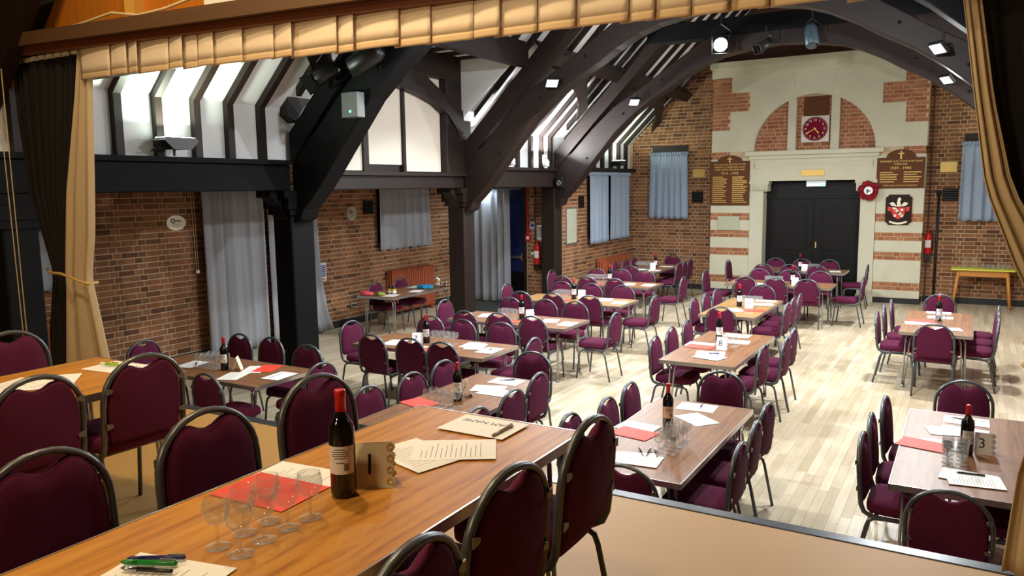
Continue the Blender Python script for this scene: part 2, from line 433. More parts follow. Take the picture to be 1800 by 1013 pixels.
# outer aisle wall
wl = struct('wall_left', 'brown brick outer wall of the side aisle behind the timber posts')
MB().box(XO-0.25, XO, 2.6, 13.7, 0, 2.95).build('mortar_bed', 'mortar', wl)
def rk(u, z):
    if 5.3 < u < 6.98 and 0.1 < z < 2.32: return u*0.1
    if 9.2 < u < 10.75 and 0.1 < z < 2.32: return 2+u*0.1
    if 10.7 < u < 12.8 and z < 1.25: return 4+u*0.1
    return 1e7
brickwork(wl, 'x', XO, 0.13, 37, lambda z: [(2.6, 13.4)], rk, 'brick_piece', 'brick_mass', seed=2)
sk = tag(MB().box(XO, XO+0.025, 2.6, 13.4, 0, 0.12).build('baseboard_left', 'skirting'), 'black skirting board along the aisle brick wall', kind='structure')
# aisle end wall with the blue fire door
we = struct('wall_aisle_end', 'short brick wall closing the aisle beside the blue door')
MB().box(XO, -8.72, 13.4, 13.65, 0, 2.95).box(-7.58, -7.0, 13.4, 13.65, 0, 2.95).box(-8.72, -7.58, 13.4, 13.65, 2.3, 2.95).build('mortar_bed', 'mortar', we)
brickwork(we, 'y', 13.4, 0.13, 37, lambda z: [(XO, -8.74), (-7.56, -7.05)] if z < 2.32 else [(XO, -7.05)], lambda u, z: 0 if u > -7.6 and z < 2.35 else 1e7, 'brick_piece', 'brick_mass', seed=5)
d2 = struct('door_2', 'dark blue fire door with a push bar beside the grey curtain')
MB().box(-8.70, -7.64, 13.50, 13.55, 0.0, 2.26).build('leaf', 'door_blue', d2)
MB().box(-7.64, -7.575, 13.38, 13.56, 0.0, 2.30).box(-8.74, -8.70, 13.38, 13.56, 0, 2.3).box(-8.70, -7.64, 13.38, 13.56, 2.26, 2.32).build('door_frame', 'timber', d2)
MB().box(-8.6, -7.70, 13.44, 13.47, 0.88, 0.94).box(-7.74, -7.70, 13.46, 13.5, 0.84, 0.98).build('push_bar', 'steel', d2)
MB().box(-8.6, -7.70, 13.49, 13.5, 0.02, 0.62).build('kick_plate', 'black_paint', d2)
# far bay wall of the hall
wf = struct('wall_left_far', 'brick hall wall between the last post and the far corner')
MB().box(XA-0.25, XA, 13.33, YB+0.2, 0, 2.64).build('mortar_bed', 'mortar', wf)
brickwork(wf, 'x', XA, 0.13, 33, lambda z: [(13.33, YB)], lambda u, z: u if 13.3 < u and (z < 1.25 or u < 14.4 or u > 16.4) and z > 0.35 else 1e7, 'brick_piece', 'brick_mass', seed=8)
tag(MB().box(XA, XA+0.025, 13.33, YB, 0, 0.12).build('baseboard_far', 'skirting'), 'black skirting along the far brick bay', kind='structure')
# back wall
wb = struct('wall_back', 'brown brick back wall either side of the stone doorway')
gp = [(XA, 0), (XR, 0), (XR, 3.1), (XC, 3.1+(XR-XC)), (XA, 3.1)]
MB().prism([(XA-0.2, 0), (-4.6, 0), (-4.6, 5.25), (XA-0.2, 3.1)], 'y', YB, YB+0.3).prism([(-0.98, 0), (XR+0.2, 0), (XR+0.2, 3.1), (-0.98, 5.25)], 'y', YB, YB+0.3).build('mortar_bed', 'mortar', wb)
def bi(z):
    lim = 3.1
    xl = XA + max(0, z-3.25); xr = XR - max(0, z-3.25)
    return [i for i in ((xl, -4.62), (-0.96, xr)) if i[1]-i[0] > 0.05]
def rb(u, z):
    if u > -0.9 and u < 0.45 and 0.1 < z < 4.2: return 0
    if u < -4.7 and 0.3 < z < 1.6: return 1
    if u < -4.75 and (u > -5.5) : return 2
    if u < -4.75 and z > 3.2: return 3
    return 1e7
brickwork(wb, 'y', YB, 0.13, 64, bi, rb, 'brick_piece', 'brick_mass', seed=11)
MB().prism([(-4.95, 4.7), (-0.6, 4.7), (XC+1.0, 6.3), (XC-1.0, 6.3)], 'y', YB-0.06, YB+0.2).build('gable_panel', 'gable_board', wb)
tag(MB().box(XA, -4.82, YB-0.02, YB, 0, 0.12).box(-0.76, XR, YB-0.02, YB, 0, 0.12).build('baseboard_back', 'skirting'), 'black skirting along the back brick wall', kind='structure')
# right wall (out of frame, closes the hall)
wr = struct('wall_right', 'brick wall closing the hall on its far side from the posts')
MB().box(XR, XR+0.25, 3.3, YB+0.3, 0, 3.1).build('mortar_bed', 'mortar', wr)
brickwork(wr, 'x', XR+0.012, 0.13, 38, lambda z: [(3.6, YB)], lambda u, z: 1e7, 'brick_piece', 'brick_mass', seed=12)

# ---- stone doorway (portal)
YP = 16.42
po = struct('trim_1', 'pale stone and banded brick doorway surround with clock lunette')
PXL, PXR = -4.79, -0.79
def mir(x): return 2*(PXL+PXR)/2 - x
def stone(poly, y0=YP, y1=YB+0.02, name='stone_block'):
    o = MB().prism(poly, 'y', y0, y1).build(name, 'stone', po); return o
G = 0.0015
rx, rz_, cx_, cz_ = 1.155, 1.07, -2.77, 2.97
def ell(x): return cz_ + rz_*math.sqrt(max(0, 1-((x-cx_)/rx)**2))
N = 14
eL = [(cx_ - rx*math.cos(t*PI/2/N*0.808), cz_ + rz_*math.sin(t*PI/2/N*0.808)) for t in range(N+1)]
k = 9
aj = eL[7]
# spandrel blocks, left then right (split by a radial joint)
lowL = [(PXL, 2.97)] + eL[:8] + [(-4.415, 3.78-G), (-4.415, 3.41), (PXL, 3.41)]
hiL = eL[7:] + [(-3.2, 4.47), (-4.39, 4.47), (-4.39, 4.165), (-4.015, 4.165), (-4.015, 3.78+G), (-4.415+0.004, 3.78+G)]
for poly in (lowL, hiL):
    stone(poly); stone([(mir(x), z) for x, z in poly][::-1])
xn0, xn1 = eL[-1][0], mir(eL[-1][0])
arch = [(xn0+(xn1-xn0)*t/6, eL[-1][1] + 0.05*math.sin(PI*t/6)) for t in range(7)]
stone(arch + [(mir(-3.2)-0.004, 4.47), (-3.2+0.004, 4.47)], name='keystone')
MB().box(-3.27, -3.115, YP+0.02, YB, 2.95, 3.98).build('mullion', 'stone', po)
MB().box(mir(-3.115), mir(-3.27), YP+0.02, YB, 2.95, 3.98).build('mullion', 'stone', po)
# cornice
MB().box(-4.80, mir(-4.80), YP-0.03, YB, 4.47, 4.66).build('cornice', 'stone', po)
MB().box(-4.83, mir(-4.83), YP-0.10, YB, 4.66, 4.78).build('cornice_cap', 'stone', po)
# sill ledge and frieze
bevel(MB().box(-4.08, mir(-4.08), YP-0.10, YB, 2.87, 2.96).build('ledge', 'stone', po), 0.012)
MB().box(-4.0, mir(-4.0), YP-0.04, YB, 2.80, 2.87).build('ledge_bed', 'stone', po)
MB().box(-3.98, mir(-3.98), YP, YB, 2.36, 2.80).build('lintel', 'stone', po)
MB().prism([(-3.9, 2.72)]+[(-3.9+2.22*t/12, 2.60+0.09*math.sin(PI*t/12)) for t in range(13)]+[(-1.68, 2.72), (-1.68, 2.735)]+[(-1.68-2.22*t/12, 2.615+0.09*math.sin(PI*t/12)) for t in range(13)]+[(-3.9, 2.735)], 'y', YP-0.012, YP+0.01).build('lintel_moulding', 'stone', po)
for m_ in (lambda x: x, mir):
    xs = sorted((m_(-3.975), m_(-3.705)))
    MB().box(xs[0], xs[1], YP-0.015, YB, 0.12, 2.15).build('pilaster', 'stone', po)
    MB().box(xs[0]-0.02, xs[1]+0.02, YP-0.05, YB, 0.0, 0.14).build('pilaster_base', 'stone', po)
    xc = sorted((m_(-3.99), m_(-3.60)))
    cp = MB()
    cp.box(xc[0], xc[1], YP-0.04, YB-0.2, 2.30, 2.36)
    cp.box(xc[0]+0.02, xc[1]-0.02, YP-0.025, YB-0.2, 2.15, 2.30)
    for i in range(6):
        cp.lathe([(0.004, 0), (0.028, 0.02), (0.03, 0.05), (0.018, 0.1), (0.003, 0.12)], 8, (xc[0]+0.05+i*(xc[1]-xc[0]-0.1)/5, YP-0.03, 2.16))
    cp.build('capital', 'stone', po)
# piers: stone courses with two-course brick bands
bands = [(0.10, 0.25, 's'), (0.25, 0.40, 'b'), (0.40, 0.83, 's'), (0.83, 0.98, 'b'), (0.98, 1.20, 's'), (1.20, 1.35, 'b'), (1.35, 1.56, 's'), (1.56, 1.71, 'b'), (1.71, 2.22, 's'), (2.22, 2.82, 's')]
for (xa, xb) in ((PXL, -3.98), (mir(-3.98), PXR)):
    MB().box(xa+0.01, xb-0.01, YP+0.006, YB, 0, 4.47 if False else 2.97).build('pier_core', 'mortar_pale', po)
    for (za, zb, t) in bands:
        if t == 's': MB().box(xa, xb, YP, YB, za+0.004, zb-0.004).build('stone_block', 'stone', po)
        else: brickwork(po, 'y', YP+0.004, za, 2, lambda z: [(xa, xb)], lambda u, z: 0, 'quoin_brick', 'quoin_brick', seed=int(za*100))
    MB().box(xa-0.02, xb+0.02, YP-0.03, YB, 0, 0.10).build('pier_plinth', 'skirting', po)
# stepped brick quoins and lunette infill
qa = [(2.82, 2, -4.41), (3.41, 5, -4.42), (3.785, 5, -4.02), (4.165, 4, -4.395)]
for (z0, n, xe) in qa:
    for (a, b_) in ((PXL, xe), (mir(xe), PXR)):
        brickwork(po, 'y', YP+0.006, z0, n, lambda z: [(a, b_)], lambda u, z: 0, 'quoin_brick', 'quoin_brick', seed=int(z0*10))
MB().box(PXL+0.01, -4.0, YP+0.008, YB, 2.8, 4.46).box(mir(-4.0), PXR-0.01, YP+0.008, YB, 2.8, 4.46).build('quoin_core', 'mortar_pale', po)
MB().box(-3.95, mir(-3.95), YP+0.12, YB, 2.8, 4.3).build('lunette_core', 'mortar_pale', po)
def lun(z):
    hw = rx*math.sqrt(max(0.0, 1-((z-cz_)/rz_)**2))+0.05
    r = []
    for (a, b_) in ((cx_-hw, -3.26), (-3.11, mir(-3.11)), (mir(-3.26), cx_+hw)):
        a = max(a, cx_-hw); b_ = min(b_, cx_+hw)
        if b_-a > 0.05: r.append((a, b_))
    return r
brickwork(po, 'y', YP+0.12, 2.96, 14, lun, lambda u, z: 0, 'quoin_brick', 'quoin_brick', seed=31)
MB().box(-2.99, -2.53, YP+0.085, YP+0.14, 3.6, 4.0).build('niche_board', 'board_brown', po)
# black double door
d1 = struct('door_1', 'black panelled double door in the stone doorway')
for s in (-1, 1):
    xm = -2.77
    xa, xb = (xm-0.94, xm-0.004) if s < 0 else (xm+0.004, xm+0.94)
    lf = MB().box(xa, xb, 16.74, 16.79, 0.01, 2.36).build('leaf', 'door_black', d1)
    pa, pb = min(xa, xb)+0.16, max(xa, xb)-0.16
    for (za, zb) in ((0.15, 0.85), (0.98, 1.85)):
        fr = MB()
        fr.box(pa-0.03, pb+0.03, 16.725, 16.745, za-0.03, za).box(pa-0.03, pb+0.03, 16.725, 16.745, zb, zb+0.03)
        fr.box(pa-0.03, pa, 16.725, 16.745, za, zb).box(pb, pb+0.03, 16.725, 16.745, za, zb)
        fr.build('panel_moulding', 'door_black', lf)
    MB().box(xm+s*0.06-0.012, xm+s*0.06+0.012, 16.71, 16.74, 1.0, 1.12).build('handle', 'brass' if s > 0 else 'door_black', lf)
MB().box(-3.71, -1.83, 16.70, 16.74, 2.0, 2.04).box(-3.71, -1.83, 16.72, 16.76, 2.04, 2.36).build('transom', 'door_black', d1)
tag(MB().box(-3.72, -1.82, 16.79, 16.95, 0, 2.4).build('door_back', 'door_black', d1))

# ---- timber arcade posts
def post(name, label, y0, y1, zt=2.3, cap=True, mt='timber'):
    t = struct(name, label)
    bevel(MB().box(XA-0.30, XA, y0, y1, 0, zt).build('shaft', mt, t), 0.02)
    if cap:
        MB().box(XA-0.33, XA+0.03, y0-0.04, y1+0.04, 2.02, 2.09).box(XA-0.36, XA+0.05, y0-0.08, y1+0.08, 2.09, 2.22).box(XA-0.40, XA+0.06, y0-0.14, y1+0.14, 2.22, 2.30).build('capital', mt, t)
        for s in (-1, 1):
            c = (y0 if s < 0 else y1)
            MB().prism([(c, 1.96), (c+s*0.05, 2.0), (c+s*0.10, 2.12), (c+s*0.24, 2.24), (c+s*0.24, 2.30), (c, 2.30)], 'x', XA-0.24, XA-0.06).build('bracket', mt, t)
    return t
post('timber_post', 'black timber post beside the left stage curtain', 3.32, 3.62, mt='black_paint')
post('timber_post', 'black timber post between the long grey curtain and the brick bay', 6.44, 6.80, mt='black_paint')
post('timber_post', 'brown timber post beside the aisle fire door curtain', 9.98, 10.28)
post('timber_post', 'brown timber post beside the wall fire extinguisher', 13.03, 13.33, cap=False)
# wall plates between posts
for (ya, yb, zt, lab) in ((3.3, 6.46, 2.64, 'black wall plate beam under the first lit plaster bay'), (6.78, 10.0, 2.53, 'brown wall plate beam under the three cream panels'), (10.26, 13.05, 2.64, 'brown wall plate beam under the twin lamps')):
    t = struct('wall_plate', lab)
    bevel(MB().box(XA-0.28, XA, ya, yb, 2.30, zt-0.05).build('beam', 'black_paint' if ya < 4 else 'timber_y', t), 0.012)
    MB().box(XA-0.3, XA+0.06, ya, yb, zt-0.05, zt).build('ledge', 'black_paint' if ya < 4 else 'timber_y', t)
t = struct('wall_plate', 'thin dark ledge above the twin blue curtains')
MB().box(XA-0.3, XA+0.08, 13.3, YB, 2.60, 2.68).build('ledge', 'timber_y', t)
# aisle ceiling over the side aisle
tag(MB().box(XO-0.2, XA-0.28, 2.6, 13.7, 2.95, 3.02).build('ceiling_aisle', 'plaster'), 'low white ceiling over the side aisle', kind='structure')

# ---- roof: plaster slope, studs and rafters
def mir_c(x): return 2*XC - x
cl = struct('ceiling', 'white plaster roof slope striped with dark rafters')
ZK = 3.20                                    # height of the kink between wall studs and rafters
RD = 0.07                                    # timber depth
def roofz(x): return ZK + (x-XA)
def slope_plane(ya, yb, xs, name='plaster_slope'):
    o = RD*1.414
    pl = [(xs, roofz(xs)+o), (XC, roofz(XC)+o), (XC, roofz(XC)+o+0.05), (xs-0.03, roofz(xs)+o+0.05)]
    MB().prism(pl, 'y', ya, yb).build(name, 'plaster', cl)
slope_plane(3.3, 6.84, XA-RD); slope_plane(6.84, 9.96, -5.78); slope_plane(9.96, YB, XA-RD)
MB().prism([(mir_c(XA)+0.09, ZK+0.02), (XC, roofz(XC)+RD*1.414), (XC, roofz(XC)+0.25), (XR+0.2, ZK+0.05)], 'y', 3.3, YB).build('plaster_slope', 'plaster', cl)
MB().box(XA-RD-0.05, XA-RD, 3.3, 6.84, 2.6, ZK+0.06).box(XA-RD-0.05, XA-RD, 9.96, YB, 2.6, ZK+0.06).build('plaster_wall', 'plaster', cl)
SW = 0.078
def rafter(y, xs=None, stud=True):
    a = XA if xs is None else xs
    if stud:
        poly = [(XA, 2.62), (XA, ZK), (XC, roofz(XC)), (XC, roofz(XC)+RD*1.414), (XA-RD, ZK+RD*0.414), (XA-RD, 2.62)]
    else:
        poly = [(a, roofz(a)), (XC, roofz(XC)), (XC, roofz(XC)+RD*1.414), (a, roofz(a)+RD*1.414)]
    MB().prism(poly, 'y', y-SW/2, y+SW/2).build('rafter', 'timber', cl)
    MB().prism([(mir_c(x), z) for x, z in [(XA, ZK), (XC, roofz(XC)), (XC, roofz(XC)+RD*1.3), (XA, ZK+RD*1.3)]], 'y', y-SW/2, y+SW/2).build('rafter', 'timber', cl)
for y in (3.52, 3.94, 4.41, 4.83, 5.26, 5.67, 6.10): rafter(y)
for y in (7.1, 7.53, 7.96, 8.39, 8.82, 9.25, 9.68): rafter(y, -5.75, False)
for y in (10.55, 11.0, 11.30, 11.70, 12.18, 12.57, 12.92): rafter(y)
for y in (13.6, 14.02, 14.45, 14.86, 15.28, 15.72, 16.15, 16.56): rafter(y)
for y in (6.5, 10.13, 13.26): rafter(y, -6.6, False)
# dormer bay
dm = struct('wall_dormer', 'boarded dormer bay with three cream panels and a curved brace')
MB().box(XA-0.20, XA-0.12, 6.8, 10.0, 2.5, 4.2).build('backing', 'timber', dm)
for (ya, yb, za, zb) in ((7.02, 7.80, 2.545, 3.9), (7.90, 8.62, 2.63, 3.9), (8.68, 9.54, 2.545, 3.9)):
    MB().box(XA-0.12, XA-0.095, ya, yb, za, zb).build('panel', 'panel_cream', dm)
MB().box(XA-0.12, XA-0.06, 7.80, 7.90, 2.5, 3.9).build('stud', 'timber', dm)
MB().box(XA-0.12, XA-0.06, 8.62, 8.68, 2.5, 3.9).build('stud', 'timber', dm)
bevel(MB().box(XA-0.22, XA+0.02, 9.55, 10.2, 2.5, 4.25).build('corner_post', 'timber', dm), 0.015)
MB().box(XA-0.22, XA+0.02, 6.65, 9.56, 3.88, 4.22).build('head_beam', 'timber_y', dm)
lo_ = [(9.86, 3.06), (9.74, 3.22), (9.57, 3.37), (9.3, 3.50), (9.0, 3.58), (8.67, 3.64), (8.3, 3.69), (7.9, 3.72)]
hi_ = [(7.9, 3.9), (8.98, 3.9), (9.57, 3.62), (9.95, 3.45), (9.98, 3.14)]
MB().prism(lo_ + hi_, 'x', XA-0.08, XA+0.05).build('brace', 'timber', dm)
MB().prism([(16.39-y, z) for y, z in lo_ + hi_], 'x', XA-0.08, XA+0.05).build('brace', 'timber', dm)
for yy in (6.83, 9.97):
    MB().prism([(XA-0.15, 3.2), (XA-0.15, 4.2), (-5.72, 4.2)], 'y', yy-0.02, yy+0.02).build('cheek', 'plaster', dm)
MB().box(XA-0.2, -5.6, 6.8, 10.0, 4.24, 4.30).build('soffit', 'plaster', dm)
for i in range(8):
    y = 6.98 + i*0.42
    MB().box(XA-0.1, -5.65, y-0.055, y+0.055, 4.20, 4.24).build('joist', 'timber', dm)
MB().obox((-5.66, 8.4, 4.18), (0.14, 3.2, 0.34), Matrix.Rotation(-PI/4*0, 3, 'Y')).build('trimmer', 'timber_y', dm)

# ---- roof trusses
UND = [(-6.75, 1.92), (-6.64, 1.97), (-6.60, 2.08), (-6.44, 2.22), (-6.22, 2.46), (-6.02, 2.70), (-5.55, 3.25), (-5.17, 3.57), (-4.84, 3.80), (-4.49, 3.99), (-4.25, 4.14), (-3.93, 4.30), (-3.67, 4.39), (-3.2, 4.47), (XC, 4.50)]
def truss(yc, label, dark=False):
    t = struct('roof_truss', label)
    mt = 'black_paint' if dark else 'timber'
    for f in (lambda x: x, mir_c):
        sgn = 1
        brace = UND + [(XC, 4.72), (-3.86, 4.72), (-4.1, 4.60), (-4.7, 4.22), (-5.02, 4.01), (-5.59, 3.68), (-6.0, 3.32), (-6.4, 2.92), (-6.75, 2.72)]
        bevel(MB().prism([(f(x), z) for x, z in brace], 'y', yc-0.13, yc+0.13).build('arch_brace', 'black_paint' if yc < 8 else 'timber', t), 0.012)
        pr = [(-6.75, 2.60), (-6.75, 2.95), (XC, 6.92), (XC, 6.62), (-6.0, 3.38)]
        MB().prism([(f(x), z) for x, z in pr], 'y', yc-0.15, yc+0.15).build('principal_rafter', 'black_paint' if yc < 8 else 'timber', t)
    MB().box(-4.95, mir_c(-4.95), yc-0.16, yc+0.16, 4.70, 4.98).build('collar_beam', mt, t)
    # bolt heads along the brace
    for (x, z) in ((-5.4, 3.5), (-4.7, 4.02), (-6.1, 2.75)):
        for f in (lambda x: x, mir_c):
            MB().lathe([(0.02, 0), (0.02, 0.012), (0.012, 0.02)], 8).build('bolt', 'black_paint', t).matrix_local = Matrix.Translation((f(x), yc-0.13, z+0.06)) @ Matrix.Rotation(PI/2, 4, 'X')
    return t
truss(6.62, 'dark roof truss springing from the post by the long grey curtain')
truss(10.13, 'dark arched roof truss springing from the post beside the fire door')
truss(13.17, 'dark arched roof truss nearest the stone doorway', True)
# purlins and curved wind braces
for (ya, yb, lab) in ((3.4, 6.5, 'roof purlin over the first bay'), (10.26, 13.04, 'roof purlin over the twin lamp bay'), (13.3, YB, 'roof purlin running into the back wall')):
    t = struct('roof_purlin', lab)
    MB().obox((-5.50, (ya+yb)/2, 4.24), (0.20, yb-ya, 0.20), Matrix.Rotation(-PI/4, 3, 'Y')).build('purlin_beam', 'timber_y', t)
    MB().obox((-5.60, (ya+yb)/2, 4.395), (0.03, yb-ya, 0.14), Matrix.Rotation(-PI/4, 3, 'Y')).build('purlin_cap', 'timber_y', t)
    # wind braces lie in the slope: (x along slope, y)
    for (yp, s) in ((yb, -1), (ya, 1)):
        lo = [(-5.80, 1.45), (-5.84, 1.15), (-5.90, 0.87), (-6.05, 0.43), (-6.18, 0.2), (-6.30, 0.0)]
        up = [(-6.08, 0.0), (-5.85, 0.5), (-5.70, 0.85), (-5.60, 1.0), (-5.57, 1.45)]
        poly = [(x, yp + s*dy) for x, dy in lo + up]
        vs = []; nn = len(poly)
        for off in (0.02, -0.12):
            vs += [(x+0.5*off*-1*0, y, roofz(x)-0.06+off) for x, y in poly]
        fs = [tuple(range(nn)), tuple(range(2*nn-1, nn-1, -1))] + [(i, nn+i, nn+(i+1) % nn, (i+1) % nn) for i in range(nn)]
        MB().add(vs, fs).build('wind_brace', 'timber', t)
# ridge closing
tag(MB().box(XC-0.15, XC+0.15, 3.3, YB, 7.15, 7.3).build('roof_ridge', 'timber_y'), 'dark ridge beam at the top of the roof', kind='structure')

# ---- stage
st = struct('stage', 'raised stage with an ochre floor and a dark metal front edge')
MB().box(-8.2, 3.2, -2.6, 3.41, 0, ZS).build('deck', 'stage_floor', st)
bevel(MB().box(-8.2, 3.2, 3.41, 3.485, ZS-0.06, ZS+0.004).build('nosing', 'stage_nosing', st), 0.006)
MB().box(-8.2, 3.2, 3.40, 3.46, 0.0, ZS-0.06).build('stage_front', 'black_paint', st)
for nm, lab, bx, mt in (('wall_stage_back', 'plain wall behind the stage', (-8.2, 3.2, -2.8, -2.6, ZS, 5.0), 'stage_wall'), ('wall_stage_left', 'plain wall at the side of the stage', (-8.4, -8.2, -2.8, 3.3, ZS, 5.0), 'stage_wall'), ('wall_stage_right', 'plain wall at the right side of the stage', (3.2, 3.4, -2.8, 3.3, ZS, 5.0), 'stage_wall'), ('ceiling_stage', 'dark ceiling over the stage', (-8.4, 3.4, -2.8, 3.6, 5.0, 5.1), 'timber')):
    tag(MB().box(*bx).build(nm, mt), lab, kind='structure')
# proscenium wall strips and boarded gable above the opening
pw = struct('wall_proscenium', 'red brick wall beside the stage opening')
MB().box(-8.4, -7.08, 3.25, 3.5, 0, 4.9).build('wall_side', 'proscenium_red', pw)
MB().box(0.75, 3.4, 3.25, 3.5, 0, 4.9).build('wall_side', 'proscenium_red', pw)
gb = struct('wall_gable', 'varnished orange boarding above the stage beam')
for i in range(22):
    x = -7.2 + i*0.36
    MB().box(x+0.003, x+0.357, 3.50, 3.53, 3.15, 4.95).build('board', 'varnished_board', gb)
for x in (-6.35, -5.02, -3.72, -2.42, -1.12, 0.2):
    MB().box(x-0.055, x+0.055, 3.42, 3.50, 3.2, 4.95).build('stud', 'varnished_stud', gb)
MB().box(-7.1, 0.8, 3.53, 3.6, 3.15, 4.95).build('hall_face', 'timber', gb)
# main proscenium beam (sags slightly towards the right)
pb = struct('proscenium_beam', 'long brown beam carrying the stage valance')
TILT = Matrix.Rotation(0.029, 3, 'Y')
def beamz(x): return 3.34 - 0.029*(x+6.07)
bc = Vector((-3.1, 0, beamz(-3.1)))
MB().obox(bc+Vector((0, 3.36, 0.085)), (8.0, 0.24, 0.09), TILT).build('upper_face', 'beam_brown', pb)
MB().obox(bc+Vector((0, 3.37, 0.015)), (8.0, 0.16, 0.055), TILT).build('lower_face', 'beam_red', pb)
# dark raking timber at the stage side
tag(MB().prism([(-5.72, 3.85), (-6.12, 3.36), (-6.60, 2.90), (-7.05, 2.3), (-7.4, 2.3), (-7.4, 4.6), (-5.4, 4.6), (-5.4, 4.3)], 'y', 3.18, 3.30).build('raking_timber', 'timber'), 'dark raking timber beside the stage opening', kind='structure')
# ================================================================== DRAPES
def interp(tab, z):
    tab = sorted(tab)
    if z <= tab[0][0]: return tab[0][1]
    for (a, va), (b_, vb) in zip(tab, tab[1:]):
        if z <= b_: return va + (vb-va)*(z-a)/(b_-a)
    return tab[-1][1]
def sheet(name, mat, axis, plane, lo, hi, z0, z1, folds, amp, parent=None, nu=None, nv=16, seed=0, amp_top=0.5, thick=0.004, sign=1, uneven=0.006):
    """hanging cloth; axis 'x' runs along x at y=plane, 'y' runs along y at x=plane; lo/hi are tables (z, coordinate)"""
    rn = random.Random(seed); ph = rn.random()*6; nu = nu or max(24, int(folds*10))
    p1, p2 = rn.uniform(0.6, 1.3), rn.random()*6
    vs = []; fs = []
    for j in range(nv+1):
        t = j/nv
        for i in range(nu+1):
            u = i/nu
            z = z0 + (z1-z0)*t
            if j == 0: z += uneven*math.sin(folds*2*PI*u+1.0)
            a = lo(z) if callable(lo) else interp(lo, z); b_ = hi(z) if callable(hi) else interp(hi, z)
            uu = u + 0.02*math.sin(2*PI*u*p1*2+p2)*math.sin(PI*u)
            s = a + (b_-a)*uu
            k = amp*(amp_top*t + (1-t))
            w = 2*PI*folds*u + ph + 0.9*math.sin(2*PI*u*p1+p2)
            d = k*(math.sin(w) + 0.35*math.sin(2.1*w+1.3+0.8*t) + 0.25*math.sin(0.47*w+2*t))
            vs.append((s, plane+sign*d, z) if axis == 'x' else (plane+sign*d, s, z))
    for j in range(nv):
        for i in range(nu):
            k = j*(nu+1)+i
            fs.append((k, k+1, k+nu+2, k+nu+1))
    me = bpy.data.meshes.new(name); me.from_pydata(vs, [], fs); me.update()
    me.polygons.foreach_set('use_smooth', [True]*len(me.polygons)); me.materials.append(MATS[mat])
    o = link(name, me, parent)
    m = o.modifiers.new('thickness', 'SOLIDIFY'); m.thickness = thick; m.offset = 0
    return o
K = lambda v: [(0, v)]
# long grey curtains on the aisle wall
for (ya, yb, lab, sd) in ((6.95, 7.98, 'long grey curtain against the aisle bricks left of its dark gap', 1), (8.10, 9.36, 'long grey curtain mostly hidden behind the black timber post', 2)):
    c = thing('long_curtain', lab, 'curtain', group='long grey aisle curtains')
    sheet('drape', 'grey_drape', 'y', XO+0.13, K(ya), K(yb) if sd == 1 else [(0.0, 9.34), (0.35, 9.2), (1.0, 9.10), (2.34, 9.04)], 0.03, 2.34, 4.2, 0.042, c, seed=sd, amp_top=0.8)
    MB().tube([(XO+0.12, ya-0.05, 2.36), (XO+0.12, yb+0.05, 2.36)], 0.012, 8).build('curtain_rail', 'steel', c)
c = thing('long_curtain', 'long grey curtain drawn beside the blue fire door', 'curtain', group='long grey aisle curtains')
sheet('drape', 'grey_drape', 'x', 13.22, K(-8.86), K(-7.87), 0.03, 2.26, 5.5, 0.045, c, seed=4, amp_top=0.7, sign=-1)
MB().tube([(-8.95, 13.24, 2.27), (-7.6, 13.24, 2.27)], 0.012, 8).build('curtain_rail', 'steel', c)
# window curtains
def window_curtain(label, axis, plane, a, b_, z0, z1, mat, folds, seed, sign=1, head=True, flare=0.0):
    c = thing('window_curtain', label, 'curtain', group='short window curtains')
    lo = [(z0, a-flare), (z1, a)]; hi = [(z0, b_+flare), (z1, b_)]
    sheet('drape', mat, axis, plane, lo, hi, z0, z1, folds, 0.028, c, seed=seed, sign=sign, amp_top=0.7, uneven=0.014)
    if head:
        sheet('heading', mat, axis, plane, K(a-0.02), K(b_+0.02), z1-0.01, z1+0.06, folds*2.6, 0.016, c, nv=4, seed=seed+9, sign=sign, amp_top=1.2)
    return c
def window(n, label, axis, plane, a, b_, z0, z1):
    t = struct('window_%d' % n, label)
    d = 0.03
    if axis == 'y':
        MB().box(plane-0.02, plane+0.012, a, b_, z0, z1).build('pane', 'black_paint', t)
        MB().box(plane-0.02, plane+d, a-0.05, b_+0.05, z1, z1+0.15).box(plane-0.02, plane+d, a-0.05, a, z0, z1).box(plane-0.02, plane+d, b_, b_+0.05, z0, z1).build('window_frame', 'timber', t)
    else:
        MB().box(a, b_, plane-0.012, plane+0.02, z0, z1).build('pane', 'black_paint', t)
        MB().box(a-0.05, b_+0.05, plane-d, plane+0.02, z1, z1+0.15).box(a-0.05, a, plane-d, plane+0.02, z0, z1).box(b_, b_+0.05, plane-d, plane+0.02, z0, z1).build('window_frame', 'timber', t)
    return t
window(1, 'curtained window near the stage', 'y', XO, 4.1, 5.0, 1.3, 2.25)
window_curtain('grey window curtain glimpsed behind the black stage drape', 'y', XO+0.1, 4.05, 5.05, 1.2, 2.3, 'grey_drape', 4, 11, head=False)
window(2, 'curtained window above the red aisle radiator', 'y', XO, 10.75, 12.05, 1.35, 2.2)
window_curtain('grey window curtain above the red aisle radiator', 'y', XO+0.1, 10.66, 12.12, 1.22, 2.32, 'grey_drape', 7, 12, head=False, flare=0.03)
window(3, 'curtained window between the noticeboard and the far corner', 'y', XA, 14.5, 16.4, 1.25, 2.5)
window_curtain('blue window curtain beside the framed notice', 'y', XA+0.09, 14.36, 15.30, 1.13, 2.53, 'blue_drape', 5, 13)
window_curtain('blue window curtain nearest the far brick corner', 'y', XA+0.09, 15.42, 16.52, 1.15, 2.53, 'blue_drape', 6, 14, flare=0.02)
window(4, 'window with a dark lintel near the far corner', 'x', YB, -6.2, -5.5, 1.7, 3.02)
window_curtain('blue window curtain on the back wall near the far corner', 'x', YB-0.09, -6.30, -5.44, 1.57, 2.97, 'blue_drape', 6, 15, sign=-1, flare=0.04)
